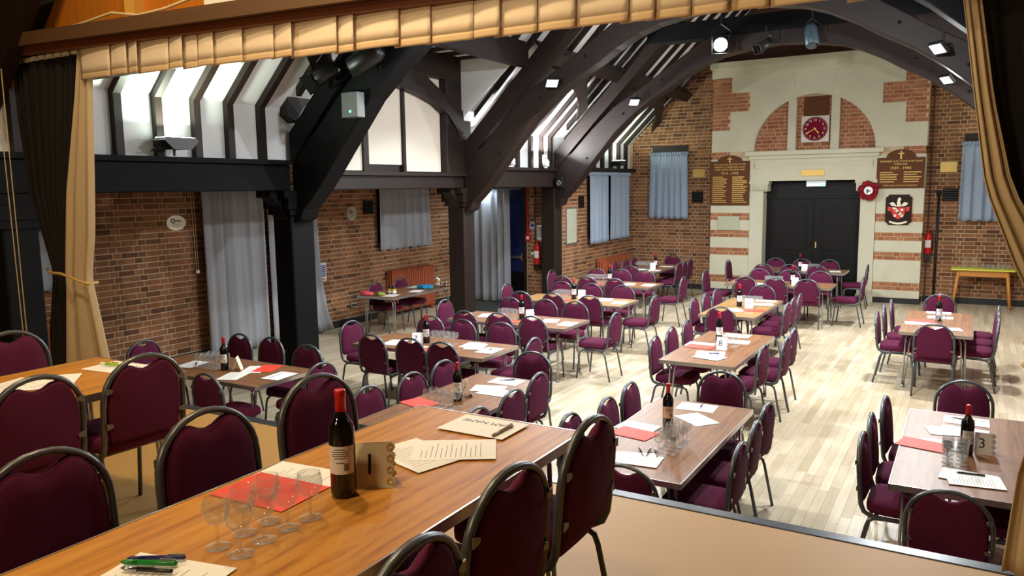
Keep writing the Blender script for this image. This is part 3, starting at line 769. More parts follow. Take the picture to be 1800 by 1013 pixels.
window(5, 'window with a dark lintel beside the beige stage drape', 'x', YB, -0.14, 0.7, 1.7, 3.02)
window_curtain('blue window curtain above the yellow topped table', 'x', YB-0.09, -0.22, 0.75, 1.57, 2.97, 'blue_drape', 6, 16, sign=-1)

# stage drapes
c = thing('stage_curtain', 'tied back stage drape of black cloth beside a beige panel, by the pull ropes', 'curtain')
Yc = 3.40
bl_lo = [(0.79, -6.30), (1.2, -6.28), (1.60, -6.17), (1.70, -6.15), (2.3, -6.38), (2.9, -6.46), (3.33, -6.47)]
bl_hi = [(0.79, -6.03), (1.6, -5.92), (1.7, -5.92), (2.3, -5.81), (3.0, -5.60), (3.33, -5.53)]
sheet('black_panel', 'black_drape', 'x', Yc, bl_lo, bl_hi, ZS+0.01, 3.31, 12, 0.03, c, nu=150, nv=30, seed=21, sign=-1, amp_top=1.0)
be_lo = [(0.79, -6.07), (1.6, -5.95), (1.7, -5.95), (2.3, -5.85), (3.0, -5.64), (3.33, -5.56)]
be_hi = [(0.79, -5.46), (1.1, -5.52), (1.5, -5.61), (1.64, -5.645), (1.72, -5.64), (2.0, -5.57), (2.4, -5.52), (3.0, -5.46), (3.33, -5.41)]
sheet('beige_panel', 'beige_drape', 'x', Yc-0.03, be_lo, be_hi, ZS+0.01, 3.33, 2.2, 0.022, c, nu=60, nv=30, seed=25, sign=-1, amp_top=0.6)
MB().tube([(-6.17, Yc-0.06, 1.72), (-6.05, Yc-0.10, 1.70), (-5.9, Yc-0.11, 1.70), (-5.78, Yc-0.11, 1.68), (-5.70, Yc-0.09, 1.65), (-5.655, Yc-0.05, 1.63), (-5.66, Yc+0.03, 1.63)], 0.011, 8).build('tie_cord', 'gold_cord', c, True)
for i in range(9):
    x = -6.44 + i*0.105
    MB().box(x-0.035, x+0.035, Yc-0.05, Yc-0.02, 3.29, 3.32-0.0*i).build('heading_tape', 'white_plastic', c)
c = thing('stage_curtain', 'tied back stage drape with a beige leading edge beside the card 3 table', 'curtain')
rb_lo = [(0.79, 0.17), (1.2, 0.20), (1.55, 0.27), (1.65, 0.285), (1.8, 0.23), (2.0, 0.14), (2.28, 0.035), (2.6, -0.015), (3.0, -0.075), (3.3, -0.10)]
rb_hi = [(0.79, 0.62), (1.5, 0.46), (1.65, 0.44), (1.8, 0.38), (2.0, 0.27), (2.28, 0.12), (2.6, 0.045), (3.0, -0.02), (3.3, -0.045)]
sheet('beige_panel', 'beige_drape', 'x', Yc, rb_lo, rb_hi, ZS+0.01, 3.2, 2.6, 0.02, c, nu=60, nv=30, seed=27, sign=-1, amp_top=0.3)
rk_lo = [(0.79, 0.60), (1.6, 0.42), (2.0, 0.25), (2.3, 0.10), (2.6, 0.03), (3.0, -0.03), (3.3, -0.06)]
rk_hi = [(0.79, 0.9), (1.6, 0.62), (2.0, 0.75), (3.3, 0.95)]
sheet('black_panel', 'black_drape', 'x', Yc+0.05, rk_lo, rk_hi, ZS+0.01, 3.2, 8, 0.025, c, nu=100, nv=24, seed=28, sign=-1)
for dz in (0.0, 0.085):
    MB().tube([(0.20, Yc+0.06, 1.61+dz), (0.25, Yc-0.04, 1.60+dz), (0.33, Yc-0.08, 1.60+dz), (0.45, Yc-0.06, 1.62+dz), (0.62, Yc, 1.68+dz)], 0.013, 8).build('tie_cord', 'gold_cord', c, True)
# valance: each pleat its own panel of cloth with a hem
va = thing('stage_valance', 'pleated beige valance hanging from the stage beam', 'valance')
rn = random.Random(17); x = -5.50; prevy = 0
def vbot(x): return 3.095 - 0.0215*(x+5.13)
while x < 0.1:
    wd = rn.choice((0.12, 0.2, 0.26, 0.30, 0.34, 0.16))
    nu = 10; vs = []; hs = []; fs = []
    rot = rn.uniform(0.02, 0.045); bul = rn.uniform(0.004, 0.014); dz = rn.uniform(-0.006, 0.006)
    rows = (0.0, 0.028, 0.033, 0.10, 0.17, 0.24, 0.30)
    def pt(u, h):
        xx = x - 0.02 + (wd+0.05)*u
        zz = vbot(xx)+dz+h
        y = 3.345 - rot*u - bul*math.sin(PI*u)*(1-h/0.5) + 0.03*h
        return (xx, y, zz)
    cloth = MB(); hem = MB()
    for (mb_, rr) in ((hem, (0.0, 0.012, 0.024, 0.038)), (cloth, (0.038, 0.09, 0.15, 0.21, 0.30))):
        vv = [pt(i/nu, h) for h in rr for i in range(nu+1)]
        ff = [(j*(nu+1)+i, j*(nu+1)+i+1, (j+1)*(nu+1)+i+1, (j+1)*(nu+1)+i) for j in range(len(rr)-1) for i in range(nu)]
        mb_.add(vv, ff)
    for (mb_, nm, mt) in ((cloth, 'pleat', 'valance_cloth'), (hem, 'hem', 'valance_hem')):
        me = bpy.data.meshes.new(nm); me.from_pydata(mb_.v, [], mb_.f); me.update()
        me.polygons.foreach_set('use_smooth', [True]*len(me.polygons)); me.materials.append(MATS[mt])
        o = link(nm, me, va if nm == 'pleat' else last)
        if nm == 'pleat': last = o
        mm = o.modifiers.new('thickness', 'SOLIDIFY'); mm.thickness = 0.003 if nm == 'pleat' else 0.006; mm.offset = 0
    x += wd
# pull rope, cable and box on the beam
t = thing('pull_rope', 'looped curtain pull rope with a small pulley at its foot', 'rope')
MB().tube([(-6.17, 3.1, 3.20), (-6.13, 3.1, 1.24)], 0.004, 6).build('cord', 'rope', t)
MB().tube([(-6.09, 3.1, 3.20), (-6.08, 3.1, 1.24)], 0.004, 6).build('cord', 'rope', t)
MB().lathe([(0.03, -0.01), (0.034, -0.008), (0.02, 0), (0.034, 0.008), (0.03, 0.01)], 14).build('pulley', 'rope', t).matrix_local = Matrix.Translation((-6.105, 3.1, 1.22)) @ Matrix.Rotation(PI/2, 4, 'X')
MB().tube([(-5.9, 3.36, beamz(-5.9)+0.145), (-5.5, 3.35, beamz(-5.5)+0.16), (-5.1, 3.34, beamz(-5.1)+0.20), (-4.8, 3.33, beamz(-4.8)+0.155), (-4.5, 3.32, beamz(-4.5)+0.17), (-4.25, 3.31, beamz(-4.25)+0.20), (-4.05, 3.30, beamz(-4.05)+0.205)], 0.009, 8).build('electric_cable', 'cable_white', None, True)
tag(bpy.data.objects['electric_cable'], 'white electric cable lying along the top of the stage beam', 'cable')
t = thing('junction_box', 'white electrical box on a wood block atop the stage beam', 'box', (-3.9, 3.34, beamz(-3.9)+0.125))
bevel(MB().box(-0.16, 0.16, -0.07, 0.05, 0.0, 0.05).build('wood_block', 'varnished_stud', t), 0.004)
bevel(MB().box(-0.15, 0.1, -0.09, -0.06, 0.002, 0.06).build('box_face', 'white_plastic', t), 0.004)

# ================================================================== RADIATORS
def radiator(label, axis, plane, a, b_, z0, z1):
    t = thing('column_radiator', label, 'radiator', group='red column radiators')
    n = int((b_-a)/0.055)
    me = None
    for i in range(n):
        u = a + (i+0.5)*(b_-a)/n
        if me is None:
            m = MB()
            for dx in (0.06, 0.115, 0.17):
                m.tube([(dx, 0, 0.04), (dx, 0, z1-z0-0.04)], 0.019, 8)
            m.box(0.05, 0.18, -0.018, 0.018, 0.0, 0.07).box(0.05, 0.18, -0.018, 0.018, z1-z0-0.07, z1-z0)
            me = m.mesh('section'); me.materials.append(MATS['radiator_red'])
        link('section', me, t, (plane, u, z0))
    MB().tube([(plane+0.115, a-0.06, z0+0.05), (plane+0.115, b_+0.02, z0+0.05)], 0.016, 8).build('feed_pipe', 'radiator_red', t)
    MB().box(plane+0.05, plane+0.18, a+0.05, a+0.09, 0, z0+0.02).box(plane+0.05, plane+0.18, b_-0.09, b_-0.05, 0, z0+0.02).build('foot', 'radiator_red', t)
    return t
radiator('red column radiator under the grey aisle window curtain', 'y', XO, 10.85, 12.14, 0.08, 0.84)
radiator('red column radiator seen between the black drapes near the stage', 'y', XO, 4.2, 5.2, 0.1, 0.86)
t = radiator('red radiator with a flat front cover under the twin blue curtains', 'y', XA, 14.82, 16.25, 0.08, 0.80)
MB().box(XA+0.19, XA+0.20, 15.02, 16.25, 0.08, 0.80).build('front_cover', 'radiator_red', t)

# ================================================================== CHAIRS
def chair_proto():
    root = thing('banquet_chair', 'x', 'chair', group='maroon banquet chairs')
    # seat cushion
    n = 28; vs = []; fs = []
    def ring(s, z, dy=0.0):
        out = []
        for k in range(n):
            a = 2*PI*k/n; c, s_ = math.cos(a), math.sin(a); e = 0.42
            out.append((0.192*s*math.copysign(abs(c)**e, c), 0.03 + 0.195*s*math.copysign(abs(s_)**e, s_), z))
        return out
    rings = [ring(0.90, 0.378), ring(0.99, 0.386), ring(1.0, 0.41), ring(0.985, 0.435), ring(0.93, 0.449), ring(0.6, 0.456)]
    for r in rings: vs += r
    for j in range(len(rings)-1):
        for k in range(n): fs.append((j*n+k, j*n+(k+1) % n, (j+1)*n+(k+1) % n, (j+1)*n+k))
    vs.append((0, 0.03, 0.459)); c0 = len(vs)-1
    for k in range(n): fs.append(((len(rings)-1)*n+k, (len(rings)-1)*n+(k+1) % n, c0))
    fs.append(tuple(range(n-1, -1, -1)))
    MB().add(vs, fs).build('seat', 'fabric', root, True)
    # back cushion
    half = [(0.0, 0.745), (0.03, 0.752), (0.06, 0.768), (0.085, 0.772), (0.11, 0.762), (0.135, 0.735), (0.155, 0.695), (0.168, 0.645), (0.173, 0.58), (0.172, 0.50), (0.166, 0.455), (0.15, 0.437), (0.0, 0.432)]
    outl = half + [(-x, z) for x, z in half[-2:0:-1]]
    def yl(z): return -0.185-(z-0.45)*0.082
    cz = 0.60; m = len(outl); vs = []; fs = []
    R = [(0.90, -0.017), (0.975, -0.013), (1.0, 0.0), (0.985, 0.012), (0.90, 0.022), (0.6, 0.028)]
    for (s, dy) in R:
        for (x, z) in outl:
            zz = cz + (z-cz)*s; vs.append((x*s, yl(zz)+dy, zz))
    for j in range(len(R)-1):
        for k in range(m): fs.append((j*m+k, j*m+(k+1) % m, (j+1)*m+(k+1) % m, (j+1)*m+k))
    fs.append(tuple(range(m-1, -1, -1)))
    vs.append((0, yl(cz)+0.03, cz)); c0 = len(vs)-1
    for k in range(m): fs.append(((len(R)-1)*m+k, (len(R)-1)*m+(k+1) % m, c0))
    MB().add(vs, fs).build('backrest', 'fabric', root, True)
    # hoop that wraps the back and curves under the seat
    path = [(-0.178, 0.12, 0.364), (-0.182, -0.06, 0.364), (-0.186, -0.13, 0.370), (-0.188, -0.165, 0.39), (-0.189, -0.182, 0.43)]
    path += [(-0.190, yl(z), z) for z in (0.48, 0.55, 0.61)]
    for k in range(1, 16):
        a = PI - PI*k/16; z = 0.61 + 0.19*math.sin(a)**0.9 if math.sin(a) > 0 else 0.61
        path.append((0.190*math.cos(a), yl(z), z))
    path += [(-x, y, z) for (x, y, z) in path[7::-1]]
    MB().tube(path, 0.0115, 8, flat=1.25).build('back_frame', 'hammer_grey', root, True)
    # legs
    for s in (-1, 1):
        MB().tube([(s*0.178, 0.08, 0.356), (s*0.179, 0.13, 0.355), (s*0.182, 0.165, 0.340), (s*0.185, 0.18, 0.30), (s*0.19, 0.215, 0.0)], 0.0105, 8).build('leg', 'hammer_grey', root, True)
        MB().tube([(s*0.178, -0.06, 0.356), (s*0.179, -0.11, 0.354), (s*0.182, -0.14, 0.335), (s*0.185, -0.152, 0.30), (s*0.19, -0.215, 0.0)], 0.0105, 8).build('leg', 'hammer_grey', root, True)
    MB().tube([(-0.178, 0.10, 0.366), (0.178, 0.10, 0.366)], 0.009, 6).tube([(-0.178, -0.10, 0.366), (0.178, -0.10, 0.366)], 0.009, 6).build('seat_frame', 'hammer_grey', root, True)
    for s in (-1, 1):
        for z in (0.52, 0.675):
            MB().prism([(s*0.186, z-0.014), (s*0.186, z+0.014), (s*0.160, z+0.008), (s*0.155, z), (s*0.160, z-0.008)], 'y', yl(z)-0.021, yl(z)-0.016).build('bracket', 'bracket_grey', root)
    return root
CH = chair_proto(); CH_USED = [False]
DIR = {'+Y': (0, (0, 1)), '-Y': (PI, (0, -1)), '+X': (-PI/2, (1, 0)), '-X': (PI/2, (-1, 0))}
rj = random.Random(5)
def chair(hx, hy, face, label, z=0.0, turn=None):
    if CH_USED[0]: o = copy_tree(CH)
    else: o = CH; CH_USED[0] = True
    a, d = DIR[face]
    a += rj.uniform(-0.05, 0.05) if turn is None else turn
    dx, dy = -math.sin(a), math.cos(a)
    o.location = (hx + dx*0.214, hy + dy*0.214, z); o.rotation_euler = (0, 0, a)
    o['label'] = label
    return o
TN = dict(F='the number one stage table', E='the drape-side stage table', A='the pale front table', T8='the number eight table', T5='the number fifteen table', B1='the door-front table', B2='the doorway table',
          R1='the far-right table', R2='the number three table', L7='the number seven table', L3='the second cross table', L4='the third cross table', L5='the fourth cross table', L6='the corner table', C='the half-hidden table', D='the plaque-side table', G='the aisle table')
SIDE = {'+X': 'posts side', '-X': 'aisle side', '+Y': 'stage side', '-Y': 'doors side'}
ENDW = {'+X': 'posts end', '-X': 'end away from the posts', '+Y': 'stage end', '-Y': 'doors end'}
def row(key, face, pts, z=0.0, single=None, turn=None):
    if len(pts) == 1:
        chair(pts[0][0], pts[0][1], face, 'maroon chair at the %s of %s' % (single or ENDW[face], TN[key]), z, turn); return
    alongy = face in ('+X', '-X')
    n = len(pts)
    for i, (x, y) in enumerate(sorted(pts, key=lambda p: p[1] if alongy else p[0])):
        if alongy: pos = 'nearest the stage' if i == 0 else ('nearest the doors' if i == n-1 else 'midway')
        else: pos = 'nearest the posts' if i == 0 else ('farthest from the posts' if i == n-1 else 'midway')
        chair(x, y, face, 'maroon chair %s on the %s of %s' % (pos, SIDE[face], TN[key]), z, turn)
row('A', '+X', [(-2.20, 5.46), (-2.18, 4.98), (-2.24, 4.50)]); row('A', '-Y', [(-1.67, 6.14)]); row('A', '-X', [(-1.14, 5.36), (-1.11, 4.90), (-1.09, 4.43)]); row('A', '+Y', [(-1.55, 3.78)])
row('T8', '+X', [(-2.68, 7.32), (-2.70, 7.87), (-2.69, 8.37)]); row('T8', '-X', [(-1.61, 7.34), (-1.50, 7.82), (-1.53, 8.32)])
row('T5', '+X', [(-3.15, 10.09), (-3.13, 10.57), (-3.13, 11.10)]); row('T5', '-X', [(-1.95, 10.15), (-1.97, 10.62), (-1.97, 11.07)]); row('T5', '+Y', [(-2.61, 9.46)]); row('T5', '-Y', [(-2.65, 11.86)])
row('B1', '+Y', [(-3.14, 12.80), (-2.68, 12.86), (-2.19, 12.84)]); row('B1', '-Y', [(-3.22, 14.15), (-2.70, 14.16), (-2.19, 14.12)]); row('B1', '+X', [(-4.0, 13.45)]); row('B1', '-X', [(-1.44, 13.55)])
row('B2', '+Y', [(-3.36, 15.05), (-2.90, 15.12), (-2.41, 15.12)]); row('B2', '-Y', [(-3.40, 16.34), (-2.89, 16.36), (-2.38, 16.37)]); row('B2', '+X', [(-4.16, 15.53)]); row('B2', '-X', [(-1.6, 15.60)])
row('R1', '+X', [(-0.90, 9.90), (-0.88, 10.47), (-0.84, 10.98)]); row('R1', '+Y', [(-0.28, 9.26)]); row('R1', '-Y', [(-0.31, 11.80)]); row('R1', '-X', [(0.34, 10.96), (0.33, 10.45), (0.32, 9.95)])
row('R2', '+X', [(-0.46, 5.91), (-0.50, 5.42), (-0.50, 4.97)]); row('R2', '-Y', [(0.02, 6.67)]); row('R2', '+Y', [(-0.02, 4.20)]); row('R2', '-X', [(0.55, 5.9), (0.55, 5.4), (0.55, 4.95)])
row('L7', '+Y', [(-5.31, 6.09), (-4.83, 6.12), (-4.42, 6.10)]); row('L7', '+X', [(-6.09, 6.64)]); row('L7', '-Y', [(-5.46, 7.33), (-4.97, 7.29), (-4.47, 7.32)]); row('L7', '-X', [(-3.71, 6.69)])
row('L3', '+Y', [(-5.32, 7.83), (-4.85, 7.87), (-4.37, 7.84)]); row('L3', '+X', [(-6.11, 8.51)]); row('L3', '-Y', [(-5.40, 9.08), (-4.88, 9.13), (-4.43, 9.13)]); row('L3', '-X', [(-3.59, 8.49)], turn=0.0)
row('L4', '+Y', [(-5.60, 9.70), (-5.08, 9.72), (-4.50, 9.70)]); row('L4', '+X', [(-6.26, 10.40)]); row('L4', '-Y', [(-5.58, 11.0), (-5.04, 10.96), (-4.51, 10.95)]); row('L4', '-X', [(-3.68, 10.08)], turn=0.0)
row('L5', '+Y', [(-5.92, 11.68), (-5.47, 11.72), (-4.96, 11.68)]); row('L5', '+X', [(-6.52, 12.42)]); row('L5', '-Y', [(-5.90, 13.04), (-5.42, 13.08), (-4.97, 13.08)]); row('L5', '-X', [(-4.03, 12.37)], turn=0.0)
row('L6', '+X', [(-6.11, 14.37), (-6.09, 14.87), (-6.11, 15.38)]); row('L6', '+Y', [(-5.50, 13.70)]); row('L6', '-Y', [(-5.53, 16.21)]); row('L6', '-X', [(-4.86, 14.62), (-4.89, 15.06), (-4.92, 15.50)])
row('C', '+X', [(-3.93, 4.43), (-3.90, 4.94), (-3.93, 5.43)]); row('C', '-X', [(-2.86, 4.33), (-2.88, 4.86), (-2.96, 5.41)]); row('C', '-Y', [(-3.40, 6.11)])
row('D', '-Y', [(-6.60, 5.50), (-6.14, 5.51), (-5.52, 5.40)]); row('D', '+X', [(-7.22, 4.79)]); row('D', '+Y', [(-5.40, 4.12)], single='stage side'); row('D', '-X', [(-4.83, 4.87)])
row('G', '+X', [(-8.32, 9.68), (-8.36, 10.38)])
row('F', '+X', [(-2.14, 1.62), (-2.16, 2.14), (-2.20, 1.12)], ZS); row('F', '-X', [(-0.98, 2.13), (-0.98, 1.645), (-0.94, 1.18)], ZS)
row('E', '-X', [(-3.12, 2.07), (-3.13, 1.61)], ZS); row('E', '+X', [(-4.30, 2.10)], ZS)
# ================================================================== TABLES
TW, TL, TH = 0.72, 1.66, 0.655
def table_proto(mat):
    t = thing('folding_table', 'x', 'table', group='folding tables')
    w2, l2 = TW/2, TL/2
    bevel(MB().box(-w2+0.006, w2-0.006, -l2+0.006, l2-0.006, TH-0.022, TH).build('table_top', mat, t), 0.003, 2)
    e = MB()
    for s in (-1, 1):
        e.box(min(s*w2, s*(w2-0.006)), max(s*w2, s*(w2-0.006)), -l2, l2, TH-0.034, TH+0.001)
        e.box(-w2, w2, min(s*l2, s*(l2-0.006)), max(s*l2, s*(l2-0.006)), TH-0.034, TH+0.001)
    e.build('edge_trim', 'alloy_edge', t)
    MB().box(-w2+0.05, w2-0.05, -l2+0.12, -l2+0.15, TH-0.05, TH-0.022).box(-w2+0.05, w2-0.05, l2-0.15, l2-0.12, TH-0.05, TH-0.022).box(-w2+0.09, -w2+0.12, -l2+0.12, l2-0.12, TH-0.05, TH-0.022).box(w2-0.12, w2-0.09, -l2+0.12, l2-0.12, TH-0.05, TH-0.022).build('under_rail', 'underside', t)
    for sx in (-1, 1):
        for sy in (-1, 1):
            lg = MB()
            yb = sy*(l2-0.13)
            for d in (0, 0.045):
                x = sx*(w2-0.07-d)
                lg.tube([(sx*(w2-0.10-d*1.2), yb, TH-0.03), (x, yb+sy*0.005, TH-0.09), (sx*(w2-0.055-d*0.35), yb+sy*0.02, 0.0)], 0.009, 8)
            lg.box(sx*(w2-0.055)-0.03*(1 if sx > 0 else 0)-0.006*(1 if sx < 0 else 0), sx*(w2-0.055)+0.006*(1 if sx > 0 else 0)+0.03*(1 if sx < 0 else 0), yb+sy*0.02-0.012, yb+sy*0.02+0.012, 0, 0.03)
            lg.build('leg', 'steel', t, True)
    return t
TPO, TPB, TPT = table_proto('laminate_oak'), table_proto('laminate_brown'), table_proto('laminate_tan')
TU = {}
def table(key, x0, y0, along, label, z=0.0, oak=False):
    p = {True: TPO, False: TPB, 't': TPT}[oak]
    if p.name in TU: o = copy_tree(p)
    else: o = p; TU[p.name] = 1
    if along == 'y': o.location = (x0+TW/2, y0+TL/2, z); o.rotation_euler = (0, 0, 0)
    else: o.location = (x0+TL/2, y0+TW/2, z); o.rotation_euler = (0, 0, PI/2)
    o['label'] = label
    return o
table('F', -1.865, 0.755, 'y', 'orange wood folding table on the stage with card 1 and seven glasses', ZS, True)
table('E', -3.945, 0.70, 'y', 'orange wood folding table on the stage beside the black drape', ZS, True)
table('A', -2.03, 4.02, 'y', 'pale shiny folding table just below the stage edge with clustered glasses')
table('T8', -2.50, 6.95, 'y', 'folding table with card 8 behind the pale table')
table('T5', -2.965, 9.69, 'y', 'folding table with card 15 and stacked papers', oak='t')
table('R1', -0.64, 9.50, 'y', 'folding table in front of the yellow topped table')
table('R2', -0.32, 4.58, 'y', 'folding table with card 3 beside the beige stage drape')
table('C', -3.73, 4.03, 'y', 'folding table with a bottle and red sheet, overlapped by the stage table')
table('L6', -5.86, 13.98, 'y', 'folding table in the brick corner with card 12')
table('L7', -5.68, 6.20, 'x', 'crosswise folding table with card 7')
table('L3', -5.68, 7.96, 'x', 'crosswise folding table just behind card 7')
table('L4', -5.76, 9.83, 'x', 'third crosswise folding table behind card 7', oak='t')
table('L5', -6.09, 11.82, 'x', 'crosswise folding table farthest along below the framed notice')
table('B1', -3.52, 12.95, 'x', 'crosswise folding table before the last one in front of the black doors')
table('B2', -3.62, 15.22, 'x', 'crosswise folding table against the black doors')
table('D', -6.80, 4.40, 'x', 'dark brown folding table below the oval plaque with card 5')
table('G', -8.22, 9.13, 'y', 'folding table in the aisle holding prizes and blue cloth')
ZT, ZF = TH+0.001, ZS+TH+0.001

# ================================================================== THINGS ON THE TABLES
# wine glass
gp = [(0.030, 0.0), (0.031, 0.002), (0.012, 0.006), (0.0045, 0.010), (0.004, 0.048), (0.007, 0.054), (0.022, 0.064), (0.031, 0.080), (0.034, 0.096), (0.032, 0.112), (0.029, 0.125), (0.0278, 0.125), (0.0308, 0.112), (0.0326, 0.096), (0.0296, 0.081), (0.0205, 0.066), (0.004, 0.058)]
GP = MB().lathe(gp, 20, caps=False)
gme = bpy.data.meshes.new('wine_glass'); gme.from_pydata(GP.v, [], GP.f + [tuple(range(19, -1, -1))]); gme.update()
gme.polygons.foreach_set('use_smooth', [True]*len(gme.polygons)); gme.materials.append(MATS['glass'])
ORD = ['first', 'second', 'third', 'fourth', 'fifth']
def glass(x, y, z, key, where):
    o = link('wine_glass', gme, None, (x, y, z), rj.uniform(0, 6))
    return tag(o, 'wine glass %s on %s' % (where, TN[key]), 'glass', 'wine glasses on ' + TN[key])
tumb = MB().lathe([(0.026, 0.0), (0.030, 0.004), (0.033, 0.085), (0.0315, 0.085), (0.028, 0.006)], 16, caps=False)
tme = bpy.data.meshes.new('tumbler'); tme.from_pydata(tumb.v, [], tumb.f + [tuple(range(15, -1, -1))]); tme.update(); tme.materials.append(MATS['glass'])
tme.polygons.foreach_set('use_smooth', [True]*len(tme.polygons))
def glasses(key, x, y, nx, ny, dx=0.075, dy=0.075, z=ZT):
    for i in range(nx):
        for j in range(ny):
            glass(x+(i-(nx-1)/2)*dx+rj.uniform(-0.006, 0.006), y+(j-(ny-1)/2)*dy+rj.uniform(-0.006, 0.006), z, key, ('%s from the posts and %s from the stage' % (ORD[i], ORD[j])) if nx > 1 else 'standing %s from the stage' % ORD[j])
# wine bottle
def bottle_proto(lab):
    t = thing('wine_bottle', 'x', 'bottle', group='red wine bottles')
    MB().lathe([(0.02, 0.0), (0.0345, 0.002), (0.0365, 0.01), (0.0365, 0.19), (0.034, 0.205), (0.024, 0.222), (0.0155, 0.238), (0.0138, 0.26), (0.0138, 0.30)], 28).build('body', 'bottle_glass', t, True)
    MB().lathe([(0.0150, 0.245), (0.0150, 0.285), (0.0158, 0.286), (0.0158, 0.303), (0.014, 0.306)], 24).build('capsule', 'capsule_red', t, True)
    lb = MB(); n = 14; vs = []
    for z in (0.072, 0.152):
        for k in range(n+1):
            a = -PI/2 + (k/n-0.5)*2.3; vs.append((0.0370*math.cos(a), 0.0370*math.sin(a), z))
    lb.add(vs, [(k, k+1, n+1+k+1, n+1+k) for k in range(n)])
    l = lb.build('label', lab, t, True)
    ln = MB()
    for i, (z, w0) in enumerate(((0.143, 0.5), (0.136, 0.8), (0.130, 0.75), (0.124, 0.8), (0.118, 0.6), (0.105, 0.4))):
        vs = []
        for zz in (z-0.0011, z+0.0011):
            for k in range(7):
                a = -PI/2 + (k/6-0.5)*1.6*w0; vs.append((0.0373*math.cos(a), 0.0373*math.sin(a), zz))
        ln.add(vs, [(k, k+1, 7+k+1, 7+k) for k in range(6)])
    for k in range(8):
        a = -PI/2 + 0.30 + k*0.05
        ln.add([(0.0373*math.cos(a+d), 0.0373*math.sin(a+d), z) for z in (0.082, 0.103) for d in (0, 0.028)], [(0, 1, 3, 2)])
    ln.build('label_print', 'ink', l, True)
    return t
BP = {'label_white': bottle_proto('label_white'), 'label_cream': bottle_proto('label_cream')}; BU = {}
def bottle(x, y, key, z=ZT, rz=0.35, lab='label_white'):
    p = BP[lab]
    if lab in BU: o = copy_tree(p)
    else: o = p; BU[lab] = 1
    o.location = (x, y, z); o.rotation_euler = (0, 0, rz)
    o['label'] = 'red capped wine bottle standing on %s' % TN[key]
    return o
# paper sheets
def paper_mesh(w, l, mat):
    m = MB().box(-w/2, w/2, -l/2, l/2, 0, 0.0005); me = m.mesh('paper_sheet'); me.materials.append(MATS[mat]); return me
PM = {('paper', 'a'): paper_mesh(0.195, 0.275, 'paper'), ('paper_red', 'a'): paper_mesh(0.195, 0.275, 'paper_red')}
lines = MB()
for i in range(13):
    y = 0.105-i*0.016; wd = (0.09, 0.06, 0.075)[i % 3] if i > 1 else 0.045
    lines.box(-0.075, -0.075+wd*1.5, y-0.0012, y+0.0012, 0.0005, 0.0007)
LM = lines.mesh('print_lines'); LM.materials.append(MATS['ink_grey'])
TM = text_mesh('TEAM NAME', 0.040); TM = TM.copy(); TM.materials.clear(); TM.materials.append(MATS['ink'])
STK = {}
def sheet_paper(x, y, rz, key, kind, z=ZT, red=False, where=''):
    """kind: 'quiz' printed sheet, 'team' headed TEAM NAME (landscape), 'plain' coloured sheet"""
    k = (key,); STK[k] = STK.get(k, 0) + 1
    zz = z + 0.0008*STK[k]
    me = PM[('paper_red' if red else 'paper', 'a')]
    name = {'quiz': 'quiz_sheet', 'team': 'team_name_sheet', 'plain': 'coloured_sheet'}[kind]
    o = link(name, me, None, (x, y, zz), rz)
    if kind == 'quiz': link('print_lines', LM, o)
    if kind == 'team':
        c = link('lettering', TM, o, (-0.04, 0.0, 0.0008), -PI/2)
    lab = {'quiz': 'white printed quiz sheet %s on %s', 'team': 'white sheet headed TEAM NAME %s on %s', 'plain': 'red paper sheet %s on %s'}[kind]
    tag(o, (lab % (where, TN[key])).replace('  ', ' '), 'paper', 'papers on ' + TN[key])
    return o
# tent card with scalloped lace edge
def card(x, y, num, rz, key, z=ZT, mat='paper'):
    t = thing('table_card', 'folded lace edged number card standing on %s' % TN[key] if num else 'folded blank backed table card on %s' % TN[key], 'card', (x, y, z), rz, 'table number cards')
    h, wd, sp = 0.125, 0.10, 0.042
    for s in (-1, 1):
        m = MB(); n = 20; prof = []
        for i in range(n+1):
            v = i/n; prof.append((wd/2 + 0.012*abs(math.sin(v*PI*4)), v))
        poly = [(-wd/2, 0.0)] + [(u, v) for u, v in prof] + [(-wd/2, 1.0)]
        def P(u, v, off): return (u, s*sp*(1-v)+off*s, h*v)
        nn = len(poly)
        vs = [P(u, v, 0) for u, v in poly] + [P(u, v, -0.0012) for u, v in poly]
        m.add(vs, [tuple(range(nn)), tuple(range(2*nn-1, nn-1, -1))] + [(i, nn+i, nn+(i+1) % nn, (i+1) % nn) for i in range(nn)])
        pn = m.build('card_leaf', mat, t)
        lace = MB()
        for i in range(4):
            v = (i+0.5)/4
            for r_ in (0.010, 0.006):
                ring = [P(wd/2-0.002 + r_*math.cos(a*PI/6), v + (r_*math.sin(a*PI/6))/h, 0.0006) for a in range(12)]
                lace.tube(ring, 0.0011, 4, closed=True)
        lace.build('lace_cutwork', 'gold' if mat == 'paper_cream' else 'ink_grey', pn)
        if s < 0 and num:
            ang = math.atan2(h, sp)
            mt = Matrix.Translation((-0.012, -sp*0.5-0.0016, h*0.5)) @ Matrix.Rotation(ang, 4, 'X')
            lettering(num, 0.085 if len(num) == 1 else 0.06, 'ink', pn, mt, name='number')
    return t
def pen(x, y, rz, mats, label, z, length=0.14, r=0.0055):
    t = thing('pen', label, 'pen', (x, y, z+r), rz)
    m = MB().lathe([(r*0.8, -length/2), (r, -length/2+0.004), (r, length*0.18)], 10); o = m.build('barrel', mats[0], t, True); o.rotation_euler = (PI/2, 0, 0)
    m = MB().lathe([(r, length*0.18), (r, length*0.42), (r*0.3, length/2)], 10); o = m.build('grip', mats[1], t, True); o.rotation_euler = (PI/2, 0, 0)
    o = MB().box(-0.0012, 0.0012, r*0.6, r*1.6, -length/2+0.002, -length/2+0.04).build('clip', 'steel', t); o.rotation_euler = (PI/2, 0, 0)
    return t
